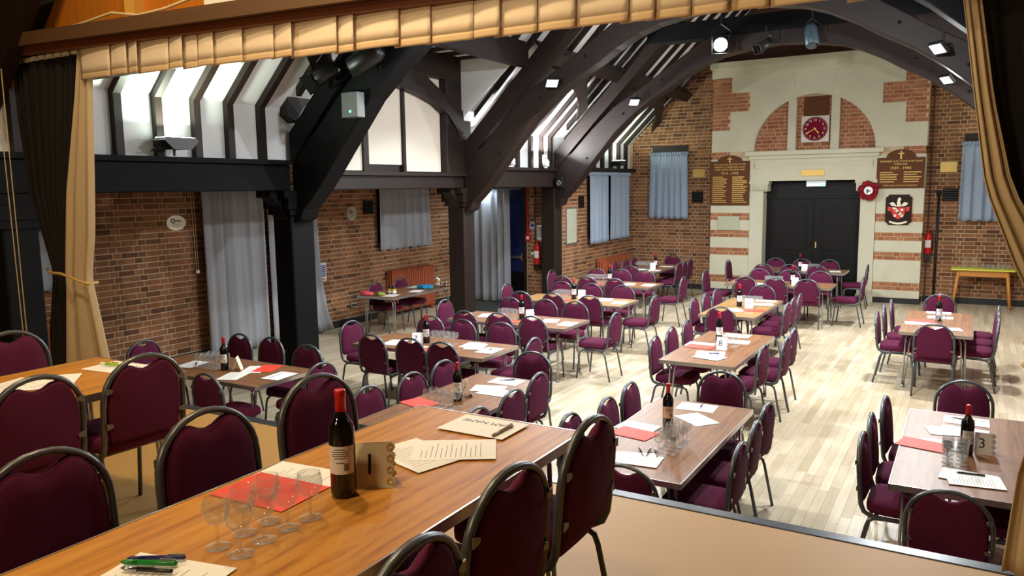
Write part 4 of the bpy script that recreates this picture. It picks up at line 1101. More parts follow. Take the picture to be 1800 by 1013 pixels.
# --- stage table with card 1
for (x, y, wh) in ((-1.54, 1.18, 'in the posts-side row nearest the pens'), (-1.46, 1.18, 'in the aisle-side row nearest the pens'), (-1.545, 1.265, 'in the middle of the posts-side row'), (-1.47, 1.26, 'in the aisle-side row third from the bottle'), (-1.545, 1.345, 'in the posts-side row nearest the bottle'), (-1.47, 1.34, 'in the aisle-side row second from the bottle'), (-1.465, 1.415, 'in the aisle-side row nearest the bottle')): glass(x, y, ZF, 'F', wh)
bottle(-1.495, 1.575, 'F', ZF, 0.55)
card(-1.475, 1.685, '1', 0.62, 'F', ZF, 'paper_cream')
sheet_paper(-1.71, 1.60, PI/2+0.1, 'F', 'quiz', ZF, where='half under the red sheet')
sheet_paper(-1.70, 1.49, PI/2+0.05, 'F', 'plain', ZF, True, 'beneath the glasses')
sheet_paper(-1.52, 1.00, PI/2+0.22, 'F', 'quiz', ZF, where='under the green pen')
sheet_paper(-1.51, 1.935, PI/2-0.28, 'F', 'quiz', ZF, where='beside card 1')
sheet_paper(-1.43, 2.03, PI/2+0.55, 'F', 'quiz', ZF, where='fanned under another')
sheet_paper(-1.48, 2.285, -PI/2, 'F', 'team', ZF, where='at the far end')
pen(-1.385, 2.26, 0.0, ('pen_beige', 'pen_beige'), 'beige marker pen lying on the stage TEAM NAME sheet', ZF+0.006)
pen(-1.60, 1.055, -PI/2+0.55, ('pen_navy', 'pen_navy'), 'navy pen lying behind the green pen on the stage table', ZF+0.006, 0.135)
pen(-1.592, 1.03, -PI/2+0.45, ('pen_green', 'pen_green'), 'green ballpoint pen on the stage quiz sheet', ZF+0.006, 0.135, 0.0065)
pen(-1.568, 1.008, -PI/2+0.4, ('pen_black', 'steel'), 'black pen lying nearest the edge of the stage quiz sheet', ZF+0.006, 0.125)
# --- stage table by the drape
sheet_paper(-3.61, 2.25, -PI/2+0.1, 'E', 'team', ZF, where='under a lime pen')
sheet_paper(-3.60, 1.93, PI/2-0.7, 'E', 'quiz', ZF, where='fanned out'); sheet_paper(-3.68, 1.80, 0.3, 'E', 'quiz', ZF, where='nearest the posts')
pen(-3.66, 2.24, -PI/2+0.2, ('pen_lime', 'white_plastic'), 'lime green highlighter pen on a TEAM NAME sheet', ZF+0.006, 0.12, 0.008)
# --- hall tables: (bottle, card, glasses block, sheets)
def dress(key, b, c, g, sheets, lab='label_white', cmat='paper'):
    if b: bottle(b[0], b[1], key, rz=b[2] if len(b) > 2 else 0.4, lab=lab)
    if c: card(c[0], c[1], c[2], c[3], key, mat=cmat)
    if g: glasses(key, *g)
    for s in sheets: sheet_paper(s[0], s[1], s[2], key, s[3], where=s[5], red=s[4])
dress('A', (-1.72, 4.98), None, (-1.56, 4.62, 2, 5), [(-1.69, 5.54, -PI/2+0.05, 'team', False, 'at the doors end'), (-1.60, 5.24, 0.9, 'quiz', False, 'beside the bottle'), (-1.90, 4.88, PI/2-0.1, 'quiz', False, 'under the red sheet'), (-1.87, 4.74, PI/2-0.15, 'plain', True, 'near the table edge'), (-1.70, 4.29, PI/2+0.3, 'quiz', False, 'under three pens'), (-1.66, 4.27, PI/2+0.1, 'quiz', False, 'at the stage end')], 'label_cream')
pen(-1.69, 4.40, 0.55, ('pen_black', 'steel'), 'black pen on the pale table crossing its neighbour', ZT+0.006); pen(-1.645, 4.41, 0.15, ('pen_black', 'steel'), 'black pen between two others on the pale table', ZT+0.006); pen(-1.60, 4.42, 0.45, ('pen_black', 'steel'), 'black pen on the pale table closest to the glasses', ZT+0.006)
pen(-1.66, 5.53, 0.1, ('pen_navy', 'white_plastic'), 'purple pen on the pale table TEAM NAME sheet', ZT+0.006)
dress('T8', (-2.24, 8.08), (-2.10, 7.68, '8', 0.12), (-2.02, 7.9, 1, 2), [(-2.15, 8.46, -PI/2, 'team', False, 'at the doors end'), (-2.07, 8.11, PI/2+0.1, 'quiz', False, 'behind the card'), (-2.36, 7.82, -PI/2, 'team', False, 'over the red sheet'), (-2.33, 7.70, PI/2-0.05, 'plain', True, 'near card 8'), (-2.14, 7.42, PI/2+0.2, 'quiz', False, 'under a blue pen'), (-2.10, 7.25, PI/2-0.25, 'quiz', False, 'at the stage end')])
pen(-2.12, 7.40, -PI/2+0.25, ('pen_navy', 'white_plastic'), 'blue pen lying on a quiz sheet near card 8', ZT+0.006)
dress('T5', (-2.66, 10.55), (-2.52, 10.50, '15', 0.15), (-2.55, 10.74, 4, 2), [(-2.45, 11.2, -PI/2, 'team', False, 'at the doors end'), (-2.42, 10.86, PI/2+0.3, 'quiz', False, 'beside the glasses'), (-2.62, 10.22, 0.9, 'quiz', False, 'near the stage end'), (-2.40, 10.28, PI/2+0.1, 'plain', True, 'beside the card')])
dress('R1', (-0.28, 10.42), None, (-0.26, 10.14, 2, 2), [(-0.30, 11.08, -PI/2, 'team', False, 'at the doors end'), (-0.27, 10.70, PI/2, 'quiz', False, 'behind the bottle'), (-0.48, 10.14, PI/2+0.15, 'quiz', False, 'under the red sheet'), (-0.45, 10.32, PI/2-0.1, 'plain', True, 'near the posts side'), (-0.17, 9.86, PI/2+0.2, 'quiz', False, 'near the stage end')])
dress('R2', (0.045, 5.32), (0.135, 5.39, '3', 0.1), (-0.01, 5.14, 2, 4), [(0.04, 6.07, -PI/2, 'team', False, 'at the doors end'), (0.03, 5.80, PI/2-0.1, 'quiz', False, 'behind the bottle'), (-0.05, 5.76, PI/2+0.25, 'quiz', False, 'fanned behind the bottle'), (-0.06, 5.44, PI/2, 'quiz', False, 'under the red sheet'), (-0.19, 5.38, PI/2-0.2, 'plain', True, 'at the table edge'), (0.06, 4.88, PI/2-0.1, 'quiz', False, 'under a black pen'), (0.09, 4.83, PI/2+0.15, 'quiz', False, 'at the stage end')])
pen(0.07, 4.92, -PI/2+0.1, ('pen_black', 'pen_black'), 'black pen on the quiz sheet near card 3', ZT+0.006); pen(0.02, 6.07, -PI/2-0.1, ('pen_black', 'steel'), 'dark pen on the TEAM NAME sheet behind card 3', ZT+0.006)
dress('L7', (-4.98, 6.60), (-5.03, 6.50, '7', 0.5), (-4.80, 6.66, 5, 2, 0.07, 0.075), [(-5.30, 6.46, 0.2, 'quiz', False, 'near the posts end'), (-4.96, 6.34, PI/2, 'quiz', False, 'before the card'), (-4.76, 6.30, PI/2+0.2, 'plain', True, 'at the near edge'), (-4.46, 6.70, 0.15, 'quiz', False, 'beside the glasses'), (-4.38, 6.64, 0.3, 'quiz', False, 'fanned beside the glasses'), (-4.15, 6.55, 0.05, 'team', False, 'at the aisle end')])
pen(-4.15, 6.56, 0.3, ('pen_black', 'steel'), 'dark pen on the TEAM NAME sheet near card 7', ZT+0.006)
dress('L3', (-4.82, 8.38), (-4.72, 8.40, None, 0.9), (-4.98, 8.34, 4, 2, 0.07), [(-5.36, 8.42, 0.3, 'quiz', False, 'near the posts end'), (-4.42, 8.40, 0.3, 'quiz', False, 'beside the card'), (-4.14, 8.30, 0.1, 'team', False, 'at the aisle end'), (-4.86, 8.16, PI/2, 'plain', True, 'under the glasses')])
dress('L4', (-4.99, 10.22), (-4.93, 10.36, None, 0.2), (-5.16, 10.22, 4, 3, 0.07), [(-4.54, 10.36, 0.3, 'quiz', False, 'beside the card'), (-4.25, 10.18, 0.2, 'team', False, 'at the aisle end'), (-5.12, 10.05, PI/2, 'plain', True, 'under the glasses')])
dress('L5', (-5.32, 12.30), None, (-5.55, 12.30, 5, 3, 0.07), [(-4.92, 12.2, 0.2, 'quiz', False, 'midway along'), (-4.58, 12.2, 0.1, 'team', False, 'at the aisle end'), (-5.5, 12.08, PI/2, 'plain', True, 'under the glasses')])
dress('L6', (-5.42, 14.82), (-5.40, 14.62, '12', 0.2), (-5.64, 14.74, 4, 3, 0.07), [(-5.32, 15.2, PI/2, 'quiz', False, 'behind the card'), (-5.30, 14.40, -PI/2, 'team', False, 'at the stage end'), (-5.62, 14.45, PI/2, 'quiz', False, 'near the posts side')])
dress('C', (-3.38, 4.86), (-3.40, 5.02, '6', -0.9), (-3.40, 4.68, 4, 2, 0.07, 0.07), [(-3.35, 5.55, -PI/2, 'team', False, 'at the doors end'), (-3.36, 5.28, PI/2+0.3, 'quiz', False, 'behind the bottle'), (-3.24, 5.20, PI/2, 'quiz', False, 'near the aisle side'), (-3.60, 4.66, PI/2-0.3, 'plain', True, 'at the posts side')], cmat='paper_cream')
pen(-3.35, 5.56, -0.9, ('pen_navy', 'steel'), 'blue pen on the TEAM NAME sheet beside the overlapped table', ZT+0.006)
dress('D', (-5.90, 4.72), (-5.80, 4.78, '5', -0.9), (-6.12, 4.76, 4, 3, 0.07), [(-5.66, 4.86, 0.5, 'quiz', False, 'under the red sheet'), (-5.58, 4.94, 0.4, 'plain', True, 'near the doors side'), (-5.62, 4.58, 0.4, 'quiz', False, 'before the card'), (-5.25, 4.78, 0.1, 'team', False, 'at the aisle end'), (-6.36, 4.72, 0.2, 'quiz', False, 'near the posts end')], cmat='paper_cream')
pen(-6.33, 4.74, 0.9, ('pen_black', 'pen_black'), 'black pen on the quiz sheet below the oval plaque', ZT+0.006)
dress('B1', (-2.50, 13.32), (-2.44, 13.20, None, 0.1), (-2.78, 13.26, 4, 2, 0.07), [(-3.34, 13.28, 0.1, 'team', False, 'at the posts end'), (-3.0, 13.12, PI/2, 'quiz', False, 'midway along'), (-2.20, 13.24, 0.2, 'quiz', False, 'beside the card')])
dress('B2', (-2.80, 15.62), (-2.70, 15.50, None, 0.1), (-2.55, 15.60, 3, 2, 0.07), [(-3.42, 15.55, 0.1, 'team', False, 'at the posts end'), (-3.0, 15.5, 0.2, 'quiz', False, 'midway along'), (-2.48, 15.42, PI/2, 'plain', True, 'beside the glasses'), (-2.15, 15.5, 0.2, 'quiz', False, 'near the aisle end')])
# --- aisle table with prizes
t = thing('coffee_jar', 'pair of brown topped coffee jars side by side on the aisle table', 'jar', (-7.86, 9.55, ZT))
for dx in (-0.04, 0.04):
    MB().lathe([(0.034, 0), (0.036, 0.004), (0.036, 0.075), (0.03, 0.08)], 16, (dx, 0, 0)).build('jar_body', 'jar_label', t, True)
    MB().lathe([(0.037, 0.0), (0.037, 0.04)], 16, (dx, 0, 0.002)).build('paper_band', 'white_plastic', t, True)
    MB().lathe([(0.033, 0.08), (0.034, 0.11), (0.03, 0.112)], 16, (dx, 0, 0)).build('lid', 'coffee', t, True)
def blob(name, label, cat, mat, x, y, z, sx, sy, sz, seed, bumps=0.25):
    rn2 = random.Random(seed); bm = bmesh.new(); bmesh.ops.create_icosphere(bm, subdivisions=3, radius=1)
    ph = [rn2.uniform(0, 6) for _ in range(6)]
    for v in bm.verts:
        f = 1 + bumps*(math.sin(3.1*v.co.x+ph[0])*math.sin(2.7*v.co.y+ph[1]) + 0.5*math.sin(6*v.co.x+ph[2])*math.sin(5*v.co.y+ph[3]+3*v.co.z))
        v.co *= f; zc = max(v.co.z, -0.35)
        v.co = Vector((v.co.x*sx, v.co.y*sy, (zc+0.35)*sz/1.35))
    me = bpy.data.meshes.new(name); bm.to_mesh(me); bm.free(); me.materials.append(MATS[mat])
    me.polygons.foreach_set('use_smooth', [True]*len(me.polygons))
    return tag(link(name, me, None, (x, y, z)), label, cat)
blob('blue_cloth', 'crumpled bright blue cloth on the aisle table', 'cloth', 'blue_fabric', -7.78, 10.33, ZT, 0.13, 0.10, 0.06, 1, 0.35)
blob('snack_packet', 'pink wrapped packet at the corner of the aisle table', 'packet', 'pink_pack', -8.12, 9.22, ZT, 0.13, 0.05, 0.07, 2)
blob('snack_packet', 'olive wrapped packet beside the pink one on the aisle table', 'packet', 'olive_pack', -7.9, 9.30, ZT, 0.09, 0.05, 0.06, 3)
t = thing('plush_toy', 'small white plush toy with a gold scarf on the aisle table', 'toy', (-7.72, 10.58, ZT))
def ball(parent, nm, mat, c, r, sc=(1, 1, 1)):
    m = MB(); m.lathe([(max(0.001, r*math.sin(PI*i/8))*1.0, -r*math.cos(PI*i/8)) for i in range(9)], 12)
    o = m.build(nm, mat, parent, True); o.location = c; o.scale = sc; return o
ball(t, 'body', 'toy_white', (0, 0, 0.05), 0.05); ball(t, 'head', 'toy_white', (0, 0, 0.125), 0.04); ball(t, 'muzzle', 'coffee', (0.015, -0.032, 0.12), 0.014)
ball(t, 'ear', 'coffee', (-0.03, 0, 0.155), 0.014); ball(t, 'ear', 'coffee', (0.03, 0, 0.155), 0.014)
MB().tube([(0.045*math.cos(a*PI/6), 0.045*math.sin(a*PI/6), 0.09) for a in range(12)], 0.012, 6, closed=True).build('scarf', 'toy_gold', t, True)
for i, (x, y) in enumerate(((-7.62, 10.55), (-7.6, 10.66))):
    t = thing('trophy_cup', 'small silver trophy cup %s on the aisle table' % ('beside the plush toy', 'at the table end')[i], 'trophy', (x, y, ZT))
    MB().lathe([(0.025, 0), (0.025, 0.015), (0.008, 0.025), (0.008, 0.045), (0.025, 0.06), (0.03, 0.09), (0.026, 0.088), (0.02, 0.062)], 14).build('cup', 'steel', t, True)
    MB().box(-0.028, 0.028, -0.028, 0.028, 0, 0.016).build('plinth', 'black_plastic', t)
sheet_paper(-7.72, 9.36, 0.2, 'G', 'quiz', where='near the coffee jars'); sheet_paper(-7.68, 9.95, 0.3, 'G', 'quiz', where='near the blue cloth'); sheet_paper(-8.02, 10.35, 0.1, 'G', 'quiz', where='behind the blue cloth')
blob('canvas_bag', 'pale canvas bag on the floor under the aisle table', 'bag', 'sack', -8.62, 10.30, 0.0, 0.16, 0.13, 0.30, 6, 0.12)
blob('refuse_bag', 'black plastic bag slumped on the floor by the fire door', 'bag', 'black_plastic', -7.55, 12.95, 0.0, 0.34, 0.26, 0.26, 7, 0.2)
tag(bevel(MB().box(-8.95, -7.45, 12.15, 13.15, 0.0, 0.012).build('door_mat', 'mat_dark'), 0.004), 'dark door mat in front of the long curtain by the fire door', 'mat')
# --- yellow topped table with jugs and tumblers
t = thing('yellow_table', 'wooden table with a yellow top against the back brick wall', 'table', (0.22, 16.55, 0))
bevel(MB().box(-0.50, 0.50, -0.24, 0.24, 0.685, 0.715).build('table_top', 'yellow_top', t), 0.012, 3)
MB().box(-0.40, 0.40, -0.19, -0.165, 0.58, 0.685).box(-0.40, 0.40, 0.165, 0.19, 0.58, 0.685).box(-0.40, -0.375, -0.19, 0.19, 0.58, 0.685).box(0.375, 0.40, -0.19, 0.19, 0.58, 0.685).build('apron', 'oak', t)
for sx in (-1, 1):
    for sy in (-1, 1):
        MB().tube([(sx*0.38, sy*0.17, 0.68), (sx*0.45, sy*0.21, 0.0)], [0.032, 0.02], 8).build('leg', 'oak', t, True)
for i, x in enumerate((-0.07, 0.08)):
    t = thing('water_jug', 'clear water jug on the yellow table %s' % ('nearest the black pipe', 'beside the tumblers')[i], 'jug', (x, 16.5, 0.716))
    o = MB().lathe([(0.04, 0), (0.05, 0.005), (0.05, 0.09), (0.042, 0.13), (0.036, 0.165), (0.040, 0.185)], 18, caps=False).build('jug_body', 'glass', t, True)
    MB().tube([(0.045, 0, 0.15), (0.075, 0, 0.145), (0.08, 0, 0.10), (0.05, 0, 0.06)], 0.006, 6).build('handle', 'glass', t, True)
for i in range(6):
    o = link('tumbler', tme, None, (0.22+i*0.078, 16.48 + (i % 2)*0.03, 0.716))
    tag(o, 'small clear tumbler, %s in line from the jugs on the yellow table' % (ORD + ['sixth'])[i], 'glass', 'tumblers on the yellow table')

# ================================================================== LAMPS AND FIXTURES
def uplighter(x, y, z, label, mat, sgn=1):
    t = thing('uplighter', label, 'lamp', (x, y, z), 0, 'bowl uplighters')
    MB().prism([(-0.16, 0.13), (0.16, 0.13), (0.19, 0.10), (0.10, 0.02), (-0.10, 0.02), (-0.19, 0.10)], 'x', -0.09, 0.11).build('bowl', 'black_plastic', t).rotation_euler = (0, 0, 0)
    MB().box(-0.075, 0.095, -0.155, 0.155, 0.128, 0.134).build('lit_glass', mat, t)
    MB().tube([(-0.02, 0, 0.02), (-0.02, 0, -0.04)], 0.015, 6).build('stem', 'black_plastic', t)
    rn2 = random.Random(int(y*10)); pth = [(0.05*math.sin(k*1.3)+0.02, -0.26+0.03*math.cos(k*2.1)+0.006*k, 0.0+0.012*(k % 4)) for k in range(16)]
    MB().tube(pth, 0.005, 5).build('lead', 'black_plastic', t, True)
    return t
uplighter(-6.64, 4.90, 2.685, 'black bowl uplighter glowing green white on the first bay', 'lit_green')
uplighter(-6.64, 15.80, 2.715, 'black bowl uplighter glowing above the twin blue curtains', 'lit_green')
for (y, lab) in ((11.24, 'small round wall lamp nearer the cream panels'), (12.44, 'small round wall lamp nearer the stone doorway')):
    t = thing('wall_lamp', lab, 'lamp', (-6.62, y, 2.66), 0, 'twin round lamps')
    MB().lathe([(0.05, 0), (0.06, 0.02), (0.06, 0.05)], 16).build('housing', 'white_plastic', t, True)
    ball(t, 'bulb', 'lit_white', (0, 0, 0.08), 0.055)
t = thing('control_box', 'white switch box on a stud between the round lamps', 'box', (XA+0.01, 12.57, 2.72)); bevel(MB().box(0, 0.05, -0.05, 0.05, 0, 0.16).build('case', 'white_plastic', t), 0.004); MB().box(0.05, 0.055, -0.008, 0.008, 0.03, 0.1).build('slot', 'black_plastic', t)
def flood(x, y, z, sx, label):
    t = thing('floodlight', label, 'lamp', (x, y, z), 0, 'truss floodlights')
    d = Vector((-sx*0.55, -0.55, -0.8)).to_track_quat('-Z', 'Y').to_matrix()
    c = Vector((0, -0.10, 0))
    m = MB().obox(c, (0.19, 0.15, 0.04), d); m.build('housing', 'black_plastic', t)
    MB().obox(c + d @ Vector((0, 0, -0.022)), (0.16, 0.12, 0.006), d).build('lens', 'flood_face', t)
    MB().tube([(-0.1, -0.09, 0.0), (-0.1, -0.03, 0.06), (0.1, -0.03, 0.06), (0.1, -0.09, 0)], 0.007, 5).build('bracket', 'black_plastic', t)
    MB().tube([(0.02, -0.04, 0.05), (0.03, 0.0, 0.16), (0.0, 0.02, 0.26)], 0.004, 5).build('lead', 'black_plastic', t)
fl_names = {(6.4, -1): 'white faced floodlight on the truss nearest the stage, posts side', (6.4, 1): 'white faced floodlight on the truss nearest the stage, far side', (9.93, -1): 'white faced floodlight above the twin round lamps', (9.93, 1): 'larger white floodlight beside the beige stage drape top', (12.98, -1): 'white faced floodlight on the arch nearest the brick corner', (12.98, 1): 'smaller white floodlight above the right brick wall'}
for (x, y, z, sx) in FLOODS: flood(x, y, z, sx, fl_names[(y, sx)])
def theatre(x, y, z, label, mat, aim, scale=1.0, lit=False, doors=True, name='stage_spotlight'):
    t = thing(name, label, 'spotlight', (x, y, z), 0, 'theatre lanterns')
    q = Vector(aim).to_track_quat('-Z', 'Y').to_matrix().to_4x4()
    def put(o): o.matrix_local = q; return o
    s = scale
    put(MB().lathe([(0.055*s, -0.13*s), (0.075*s, -0.12*s), (0.075*s, 0.10*s), (0.05*s, 0.15*s)], 16).build('body', mat, t, True))
    put(MB().lathe([(0.066*s, -0.135*s), (0.066*s, -0.128*s)], 16).build('lens', 'lit_spot' if lit else 'bottle_glass', t))
    if doors:
        for k in range(4):
            a = k*PI/2
            m = MB().prism([(-0.06*s, -0.13*s), (0.06*s, -0.13*s), (0.085*s, -0.23*s), (-0.085*s, -0.23*s)], 'y', 0.08*s, 0.083*s)
            o = m.build('barn_door', mat, t); o.matrix_local = q @ Matrix.Rotation(a, 4, 'Z')
    MB().tube([(-0.1*s, 0, 0), (-0.1*s, 0, 0.12*s), (0, 0, 0.2*s), (0.1*s, 0, 0.12*s), (0.1*s, 0, 0)], 0.008, 6).build('yoke', 'black_plastic', t)
    MB().tube([(0, 0, 0.2*s), (0, 0.02, 0.32*s)], 0.012, 6).build('clamp', 'black_plastic', t)
    return t
theatre(-3.64, 12.86, 4.54, 'blazing lit stage spotlight on the far truss collar', 'black_plastic', (3.4, -12.6, -2.4), 1.6, True)
lamp('spot_lamp', 'SPOT', (-3.60, 12.62, 4.49), (-1.6, 1.8, 1.5), 50, (1, 0.96, 0.9), 0.08, 40)
theatre(-2.93, 12.84, 4.47, 'small black unlit lantern beside the blazing spotlight', 'black_plastic', (-0.6, -1, -0.6), 0.9)
theatre(-2.25, 12.84, 4.52, 'blue grey flood lantern hanging over the stone cornice', 'blue_steel', (0.2, -0.4, -1), 1.3, False, False)
theatre(-0.95, 9.80, 4.45, 'dark blue lantern on the near truss beside the drape', 'blue_steel', (0.3, -1, -0.4), 1.0)
theatre(-5.42, 6.28, 3.62, 'ribbed black profile lantern on the first truss', 'black_plastic', (-1, -0.3, -0.55), 1.4, False, False)
theatre(-5.98, 6.28, 3.52, 'black lantern with open shutters beside the grey control box', 'black_plastic', (-0.7, -0.6, -0.6), 1.1)
t = thing('dimmer_box', 'grey dimmer box with a green light on the first truss', 'box', (-5.73, 6.42, 3.19))
bevel(MB().box(-0.11, 0.11, -0.06, 0.06, -0.13, 0.13).build('case', 'grey_plastic', t), 0.006); MB().box(0.0, 0.02, -0.064, -0.058, -0.08, -0.06).build('indicator', 'led_green', t)
# speaker on the far post bracket
t = thing('wall_speaker', 'small black speaker under the beam end by the fire extinguisher', 'speaker', (-6.62, 13.02, 2.37)); bevel(MB().box(-0.07, 0.07, -0.08, 0.08, -0.09, 0.11).build('cabinet', 'black_plastic', t), 0.008); MB().lathe([(0.05, 0), (0.03, 0.006), (0.012, 0.0)], 14).build('cone', 'grey_plastic', t).matrix_local = Matrix.Translation((0, -0.082, 0)) @ Matrix.Rotation(PI/2, 4, 'X')
# bulkhead lamp above the fire door
t = thing('bulkhead_light', 'bright bulkhead light above the curtain by the fire door', 'lamp', (-8.36, 13.05, 2.28)); bevel(MB().box(-0.18, 0.18, -0.05, 0.07, 0.0, 0.06).build('housing', 'white_plastic', t), 0.006); MB().box(-0.165, 0.165, -0.045, 0.06, -0.03, 0.0).build('diffuser', 'bulkhead', t); MB().tube([(0, 0.01, 0.05), (0, 0.01, 0.67)], 0.012, 8).build('hanger', 'white_plastic', t)
# exit sign
t = thing('exit_sign', 'emergency exit light box with a green lamp above the black doors', 'sign', (-2.73, 16.60, 2.24)); bevel(MB().box(-0.18, 0.18, 0.0, 0.08, 0.0, 0.115).build('case', 'exit_face', t), 0.006); MB().box(0.09, 0.135, -0.006, 0.0, 0.01, 0.045).build('indicator', 'led_green', t)

# ---- clock
t = thing('wall_clock', 'dark red round clock on a pale square in the lunette', 'clock', (-2.76, YP+0.07, 3.365))
bevel(MB().box(-0.26, 0.26, -0.02, 0.03, -0.255, 0.255).build('backboard', 'clock_frame', t), 0.006)
o = MB().lathe([(0.232, 0), (0.232, 0.02), (0.22, 0.024)], 40).build('dial', 'clock_red', t); o.matrix_local = Matrix.Translation((0, -0.02, 0)) @ Matrix.Rotation(PI/2, 4, 'X')
for h in range(1, 13):
    a = PI/2 - h*PI/6
    lettering(str(h), 0.062, 'white_plastic', t, face_y(0.172*math.cos(a), -0.047, 0.172*math.sin(a)), name='numeral')
tk = MB()
for i in range(60):
    a = i*PI/30; tk.obox((0.212*math.cos(a), -0.046, 0.212*math.sin(a)), (0.010, 0.003, 0.003), Matrix.Rotation(-a, 3, 'Y'))
tk.build('minute_track', 'white_plastic', t)
def hand(ang, ln, wd, nm):
    o = MB().prism([(-wd, -0.03), (wd, -0.03), (wd*0.8, ln*0.6), (wd*1.8, ln*0.72), (0, ln), (-wd*1.8, ln*0.72), (-wd*0.8, ln*0.6)], 'y', -0.054, -0.050).build(nm, 'gold', t)
    o.rotation_euler = (0, ang, 0)
hand(math.radians(242), 0.19, 0.007, 'minute_hand'); hand(math.radians(140), 0.12, 0.009, 'hour_hand')
# ---- memorial boards
def memorial(xa, xb, z0, z1, ztop, label, lines_, names_rows, big, foot):
    xm = (xa+xb)/2; hw = (xb-xa)/2
    t = thing('memorial_board', label, 'memorial board', (xm, YP-0.03, z0))
    H = z1-z0; A = ztop-z1; ar = hw*0.62
    poly = [(-hw, 0), (hw, 0), (hw, H), (ar, H)] + [(ar*math.cos(i*PI/16), H + A*math.sin(i*PI/16)) for i in range(1, 16)] + [(-ar, H), (-hw, H)]
    bevel(MB().prism(poly, 'y', 0, 0.028).build('board', 'board_brown', t), 0.006)
    MB().box(-0.012, 0.012, -0.006, 0, H-0.03, H+A-0.03).box(-0.05, 0.05, -0.006, 0, H+A-0.085, H+A-0.065).build('cross', 'gold', t)
    y = H-0.07
    for (s, sz) in lines_:
        lettering(s, sz, 'gold', t, face_y(0, -0.004, y)); y -= sz*1.25
    y -= 0.02
    lettering(big, 0.075, 'gold', t, face_y(0, -0.004, y)); y -= 0.075
    nm = MB(); rn2 = random.Random(len(names_rows)+1)
    for c in (-1, 1):
        yy = y
        for k in range(names_rows[0]):
            wd = rn2.uniform(0.2, 0.3); x0 = (-hw+0.06) if c < 0 else 0.06
            x = x0
            while x < x0+wd:
                ww = rn2.uniform(0.012, 0.03); nm.box(x, x+ww, -0.004, 0, yy-0.009, yy+0.009); x += ww+0.006
            yy -= names_rows[1]
    nm.build('name_rows', 'gold', t)
    if foot: lettering(foot, 0.034, 'gold', t, face_y(0, -0.004, 0.05))
    return t
memorial(-4.81, -3.99, 1.87, 2.78, 2.90, 'taller brown war memorial board headed 1914 - 1918', [('THIS HALL WAS ERECTED TO THE', 0.043), ('MEMORY OF THOSE WHO GAVE', 0.043), ('THEIR LIVES IN THE GREAT WAR', 0.043)], (14, 0.040), '1914 - 1918', None)
memorial(-1.61, -0.80, 2.19, 2.76, 2.91, 'shorter brown war memorial board headed 1939 - 1945', [('REMEMBER ALSO THOSE WHO GAVE', 0.043), ('THEIR LIVES', 0.043)], (5, 0.044), '1939 - 1945', '"THEIR NAME LIVETH FOR EVERMORE"')
# ---- poppy wreath
t = thing('poppy_wreath', 'red poppy wreath hung beside the black doors', 'wreath', (-1.73, YP-0.07, 2.15))
rn2 = random.Random(9)
for ringr, cnt in ((0.15, 18), (0.105, 13)):
    for i in range(cnt):
        a = 2*PI*i/cnt + rn2.uniform(-0.1, 0.1)
        m = MB(); pts_ = []
        pr = [(0.0, 0.0), (0.02, 0.004), (0.036, 0.02), (0.042, 0.03)]
        n = 9; vs = []; fs = []
        for (r_, h_) in pr:
            for k in range(n): vs.append((r_*math.cos(2*PI*k/n)*(1+0.15*math.sin(3*k)), -h_, r_*math.sin(2*PI*k/n)))
        for j in range(3):
            for k in range(n): fs.append((j*n+k, j*n+(k+1) % n, (j+1)*n+(k+1) % n, (j+1)*n+k))
        o = MB().add(vs, fs).build('poppy', 'poppy', t, False); o.location = (ringr*math.cos(a), rn2.uniform(-0.015, 0.0), ringr*math.sin(a)); o.rotation_euler = (rn2.uniform(-0.5, 0.5), rn2.uniform(0, 6), rn2.uniform(-0.5, 0.5))
MB().tube([(0.13*math.cos(i*PI/12), 0.012, 0.13*math.sin(i*PI/12)) for i in range(24)], 0.04, 8, closed=True).build('wreath_ring', 'poppy', t, True)
o = MB().lathe([(0.078, 0), (0.078, 0.008), (0.07, 0.012)], 28).build('centre_disc', 'white_plastic', t); o.matrix_local = Matrix.Translation((0, -0.045, 0)) @ Matrix.Rotation(PI/2, 4, 'X')
MB().box(-0.035, 0.035, -0.062, -0.057, -0.02, -0.008).box(-0.012, 0.03, -0.062, -0.057, 0.0, 0.01).box(-0.03, -0.008, -0.062, -0.057, -0.05, 0.03).build('badge', 'ink', t)
# ---- coat of arms
t = thing('coat_of_arms', 'dark plaque with a painted red shield under the shorter memorial board', 'plaque', (-1.205, YP-0.03, 1.785))
hw, hh, nn_ = 0.225, 0.285, 0.05
pl = [(-hw+nn_, -hh), (hw-nn_, -hh)] + [(hw-nn_*math.cos(a), -hh+nn_*math.sin(a)) for a in (0.4, 0.8, 1.2)] + [(hw, -hh+nn_), (hw, hh-nn_)] + [(hw-nn_*math.sin(a), hh-nn_*math.cos(a)) for a in (0.4, 0.8, 1.2)] + [(hw-nn_, hh), (-hw+nn_, hh)] + [(-hw+nn_*math.cos(a), hh-nn_*math.sin(a)) for a in (0.4, 0.8, 1.2)] + [(-hw, hh-nn_), (-hw, -hh+nn_)] + [(-hw+nn_*math.sin(a), -hh+nn_*math.cos(a)) for a in (0.4, 0.8, 1.2)]
bevel(MB().prism(pl, 'y', 0, 0.028).build('plaque', 'plaque_dark', t), 0.008)
sh = [(-0.115, 0.045), (0.115, 0.045), (0.112, -0.06), (0.085, -0.125), (0.0, -0.18), (-0.085, -0.125), (-0.112, -0.06)]
MB().prism(sh, 'y', -0.014, 0).build('shield', 'shield_red', t)
MB().prism([(-0.115, 0.045), (-0.055, 0.045), (0.095, -0.11), (0.06, -0.145)][::1], 'y', -0.018, -0.013).build('bend', 'paper_cream', t)
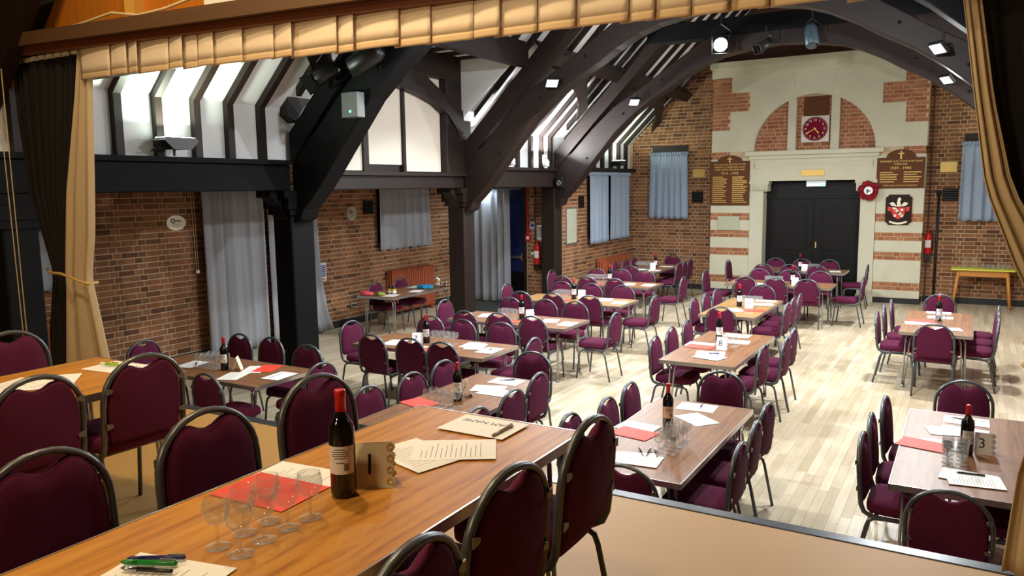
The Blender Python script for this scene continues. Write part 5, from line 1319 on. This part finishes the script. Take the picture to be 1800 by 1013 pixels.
for (x, z, r_) in ((0.0, -0.05, 0.022), (-0.05, 0.0, 0.012), (0.045, -0.10, 0.012)):
    o = MB().lathe([(r_, 0), (r_, 0.004)], 12).build('charge', 'black_plastic', t); o.matrix_local = Matrix.Translation((x, -0.018, z)) @ Matrix.Rotation(PI/2, 4, 'X')
for (x, z) in ((0.06, 0.0), (-0.055, -0.11)):
    o = MB().lathe([(0.024, 0), (0.024, 0.004)], 12).build('charge', 'paper_cream', t); o.matrix_local = Matrix.Translation((x, -0.014, z)) @ Matrix.Rotation(PI/2, 4, 'X')
MB().prism([(-0.03, 0.06), (0.03, 0.06), (0.035, 0.12), (0.02, 0.15), (0.04, 0.2), (0.015, 0.235), (-0.015, 0.22), (-0.03, 0.14)], 'y', -0.014, 0).build('crest', 'paper_cream', t)
for s in (-1, 1):
    MB().prism([(s*0.03, 0.06), (s*0.12, 0.075), (s*0.16, 0.12), (s*0.10, 0.15), (s*0.06, 0.11)], 'y', -0.012, 0).build('mantling', 'paper_cream', t)
    MB().prism([(s*0.12, 0.05), (s*0.19, 0.06), (s*0.18, -0.02), (s*0.125, -0.03)], 'y', -0.012, 0).build('mantling', 'shield_red', t)
n = 12; lo = [(-0.15+0.30*i/n, -0.205-0.035*math.sin(PI*i/n)) for i in range(n+1)]
MB().prism(lo + [(x, z-0.035) for x, z in lo[::-1]], 'y', -0.014, 0).build('motto_scroll', 'paper_cream', t)
# ---- small plaques, vents, frames
def flat_y(name, label, cat, xa, xb, za, zb, y, mats, fr=0.02, d=0.02):
    t = thing(name, label, cat, ((xa+xb)/2, y, (za+zb)/2)); w2, h2 = (xb-xa)/2, (zb-za)/2
    bevel(MB().box(-w2, w2, -d, 0, -h2, h2).build('frame', mats[0], t), 0.004)
    MB().box(-w2+fr, w2-fr, -d-0.003, -d+0.002, -h2+fr, h2-fr).build('face', mats[1], t)
    return t
def flat_x(name, label, cat, x, ya, yb, za, zb, mats, fr=0.02, d=0.02):
    t = thing(name, label, cat, (x, (ya+yb)/2, (za+zb)/2)); w2, h2 = (yb-ya)/2, (zb-za)/2
    bevel(MB().box(0, d, -w2, w2, -h2, h2).build('frame', mats[0], t), 0.004)
    MB().box(d-0.002, d+0.003, -w2+fr, w2-fr, -h2+fr, h2-fr).build('face', mats[1], t)
    return t
flat_y('brass_plaque', 'small gold framed plaque beside the far corner curtain', 'plaque', -5.34, -5.07, 2.47, 2.64, YB, ('gold', 'brass'))
flat_y('brass_plaque', 'small gold plaque above the vent near the beige drape', 'plaque', -0.57, -0.29, 2.48, 2.67, YB, ('brass', 'gold'))
flat_y('brass_plaque', 'little gold plate on the stone lintel over the doors', 'plaque', -2.98, -2.55, 2.45, 2.57, YP, ('brass', 'gold'), 0.01, 0.012)
flat_y('stone_tablet', 'pale engraved tablet under the taller memorial board', 'tablet', -4.63, -4.18, 1.35, 1.64, YP, ('stone_tablet', 'stone_tablet'), 0.02, 0.03)
def slats(t, axis, w2, h2):
    for i in range(5):
        z = -h2*0.75 + i*h2*0.375
        (MB().box(-w2*0.85, w2*0.85, -0.026, -0.018, z-0.006, z+0.006) if axis == 'y' else MB().box(0.018, 0.026, -w2*0.85, w2*0.85, z-0.006, z+0.006)).build('slat', 'black_plastic', t)
slats(flat_y('air_vent', 'dark square vent between the corner curtain and memorial board', 'vent', -5.35, -5.10, 1.91, 2.16, YB, ('plaque_dark', 'black_paint')), 'y', 0.125, 0.125)
slats(flat_y('air_vent', 'dark square vent below the gold plaque near the drape', 'vent', -0.51, -0.25, 1.93, 2.17, YB, ('plaque_dark', 'black_paint')), 'y', 0.13, 0.12)
slats(flat_x('air_vent', 'dark square vent beside the grey aisle window curtain', 'vent', XO, 10.34, 10.60, 1.87, 2.11, ('plaque_dark', 'black_paint')), 'x', 0.13, 0.12)
slats(flat_x('air_vent', 'dark square vent beside the twin blue curtains', 'vent', XA, 14.02, 14.27, 1.87, 2.12, ('plaque_dark', 'black_paint')), 'x', 0.125, 0.125)
t = flat_x('framed_notice', 'framed typed notice on the brick bay beside the far post', 'notice', XA, 13.46, 13.94, 1.18, 1.90, ('grey_plastic', 'stone_tablet'), 0.03)
m = MB(); rn2 = random.Random(3)
for i in range(26):
    for c in (-0.17, -0.05, 0.07): m.box(0.0232, 0.024, c, c+rn2.uniform(0.05, 0.1), 0.28-i*0.022, 0.288-i*0.022)
m.build('print_lines', 'ink_grey', t)
def oval(x, y, z, ry, rz, label):
    t = thing('oval_plaque', label, 'plaque', (x, y, z), 0, 'oval silver plaques')
    o = MB().prism([(ry*math.cos(i*PI/16), rz*math.sin(i*PI/16)) for i in range(32)], 'x', 0, 0.012).build('plate', 'silver_plaque', t); bevel(o, 0.003)
    m = MB().tube([(0.013, -ry*0.32+0.026*math.cos(i*PI/8), 0.026+0.026*math.sin(i*PI/8)) for i in range(16)], 0.007, 6, closed=True); m.build('logo_ring', 'ink', t)
    m = MB().box(0.012, 0.014, -ry*0.05, ry*0.5, 0.012, 0.034)
    for k in range(4): m.box(0.012, 0.014, -ry*0.35, ry*0.3, -0.02-k*0.02, -0.015-k*0.02)
    m.build('engraving', 'ink_grey', t)
oval(XO, 6.64, 1.895, 0.150, 0.10, 'oval silver plaque on the bricks left of the long curtain')
oval(XO, 10.05, 1.90, 0.125, 0.115, 'round silver plaque on the bricks beside the square vent')
# fire action notices
def notice(t, hx, w2, h2, blue='sign_blue'):
    m = MB()
    for k in range(6): m.box(hx, hx+0.001, -w2*0.55, w2*0.8, h2*0.6-k*h2*0.22, h2*0.74-k*h2*0.22)
    m.build('blue_text_blocks', blue, t)
    MB().box(hx, hx+0.001, -w2*0.6, w2*0.6, -h2*0.88, -h2*0.75).build('red_line', 'red_gloss', t)
t = flat_x('fire_notice', 'white and blue fire action notice by the black post', 'notice', XO, 9.19, 9.39, 0.82, 1.12, ('white_plastic', 'white_plastic'), 0.01, 0.006); notice(t, 0.0095, 0.1, 0.15)
t = flat_y('fire_notice', 'white fire notice partly hidden by the last post', 'notice', -7.34, -7.16, 1.27, 1.56, 13.4, ('white_plastic', 'white_plastic'), 0.01, 0.006)
m = MB()
for k in range(6): m.box(-0.07, -0.045, -0.0102, -0.0092, 0.09-k*0.035, 0.11-k*0.035).box(-0.03, 0.07, -0.0102, -0.0092, 0.09-k*0.035, 0.11-k*0.035)
m.build('text_blocks', 'ink', t)
t = flat_y('mandatory_sign', 'small white square sign with a blue disc beside the fire door', 'sign', -7.49, -7.38, 1.50, 1.61, 13.4, ('white_plastic', 'white_plastic'), 0.01, 0.006)
o = MB().lathe([(0.042, 0), (0.042, 0.002)], 20).build('blue_disc', 'sign_blue', t); o.matrix_local = Matrix.Translation((0, -0.009, 0)) @ Matrix.Rotation(PI/2, 4, 'X')
t = flat_y('call_point', 'red fire alarm call point at the foot of the red conduit', 'call point', -7.585, -7.47, 1.25, 1.37, 13.4, ('red_gloss', 'white_plastic'), 0.03, 0.04)
tag(MB().box(-7.545, -7.515, 13.36, 13.4, 1.37, 2.3).build('red_conduit', 'pipe_red'), 'red conduit running down to the fire call point', 'pipe')
tag(MB().tube([(-7.365, 13.37, 0.95), (-7.365, 13.37, 2.3)], 0.014, 8).build('black_conduit', 'black_plastic'), 'thin black conduit behind the aisle extinguisher', 'pipe')
t = flat_y('green_sign', 'small green sign behind the aisle extinguisher', 'sign', -7.50, -7.36, 0.96, 1.05, 13.4, ('sign_green', 'white_plastic'), 0.02, 0.006)
def extinguisher(x, y, z, label):
    t = thing('fire_extinguisher', label, 'extinguisher', (x, y, z), 0, 'red fire extinguishers')
    MB().lathe([(0.06, 0), (0.066, 0.015), (0.066, 0.33), (0.055, 0.375), (0.02, 0.40), (0.02, 0.43)], 20).build('cylinder', 'red_gloss', t, True)
    MB().box(-0.012, 0.012, -0.02, 0.06, 0.43, 0.455).box(-0.012, 0.012, -0.07, 0.0, 0.455, 0.475).build('valve_handle', 'red_gloss', t)
    MB().tube([(0.02, 0.02, 0.43), (0.075, 0.01, 0.40), (0.082, 0, 0.25), (0.075, 0, 0.08)], 0.011, 8).build('hose', 'black_plastic', t, True)
    vs = []; n = 8
    for zz in (0.13, 0.27):
        for k in range(n+1):
            a = -PI/2 + (k/n-0.5)*1.7; vs.append((0.067*math.cos(a), 0.067*math.sin(a), zz))
    MB().add(vs, [(k, k+1, n+1+k+1, n+1+k) for k in range(n)]).build('label', 'label_white', t, True)
    MB().box(-0.07, 0.07, -0.02, 0.10, -0.10, -0.005).build('holder', 'black_plastic', t)
extinguisher(-7.28, 13.30, 0.80, 'red fire extinguisher on the aisle wall beside the last post')
extinguisher(-0.70, 16.80, 0.93, 'red fire extinguisher beside the stone doorway pier')
t = thing('standpipe', 'tall thin black pipe on the bricks right of the doorway', 'pipe', (-0.565, YB-0.05, 0)); MB().tube([(0, 0, 0), (0, 0, 2.08)], 0.022, 10).build('pipe', 'black_plastic', t, True); ball(t, 'cap', 'black_plastic', (0, 0, 2.1), 0.045)
t = thing('tall_conduit', 'thin black conduit rising beside the doorway pier', 'pipe', (-0.72, YB-0.02, 0)); MB().tube([(0, 0, 0.1), (0, 0, 4.1)], 0.014, 8).build('pipe', 'gable_board', t)
t = thing('blind_pull', 'white blind cord hanging beside the long grey curtain', 'cord', (XO+0.05, 6.88, 1.2)); MB().tube([(0, 0, 0.03), (0, -0.02, 1.14)], 0.004, 5).build('cord', 'cable_white', t); MB().tube([(0, 0.03, 0.03), (0, 0.02, 1.14)], 0.004, 5).build('cord', 'cable_white', t); MB().box(-0.012, 0.012, -0.012, 0.04, 0, 0.04).build('cord_weight', 'white_plastic', t)
t = thing('wall_socket', 'small white socket cluster low on the aisle bricks', 'socket', (XO+0.01, 10.0, 0.33)); bevel(MB().box(-0.005, 0.02, -0.07, 0.07, -0.045, 0.045).build('plate', 'silver_plaque', t), 0.004); MB().box(0.02, 0.028, -0.05, -0.01, -0.02, 0.02).box(0.02, 0.028, 0.01, 0.05, -0.02, 0.02).build('socket_face', 'black_plastic', t)
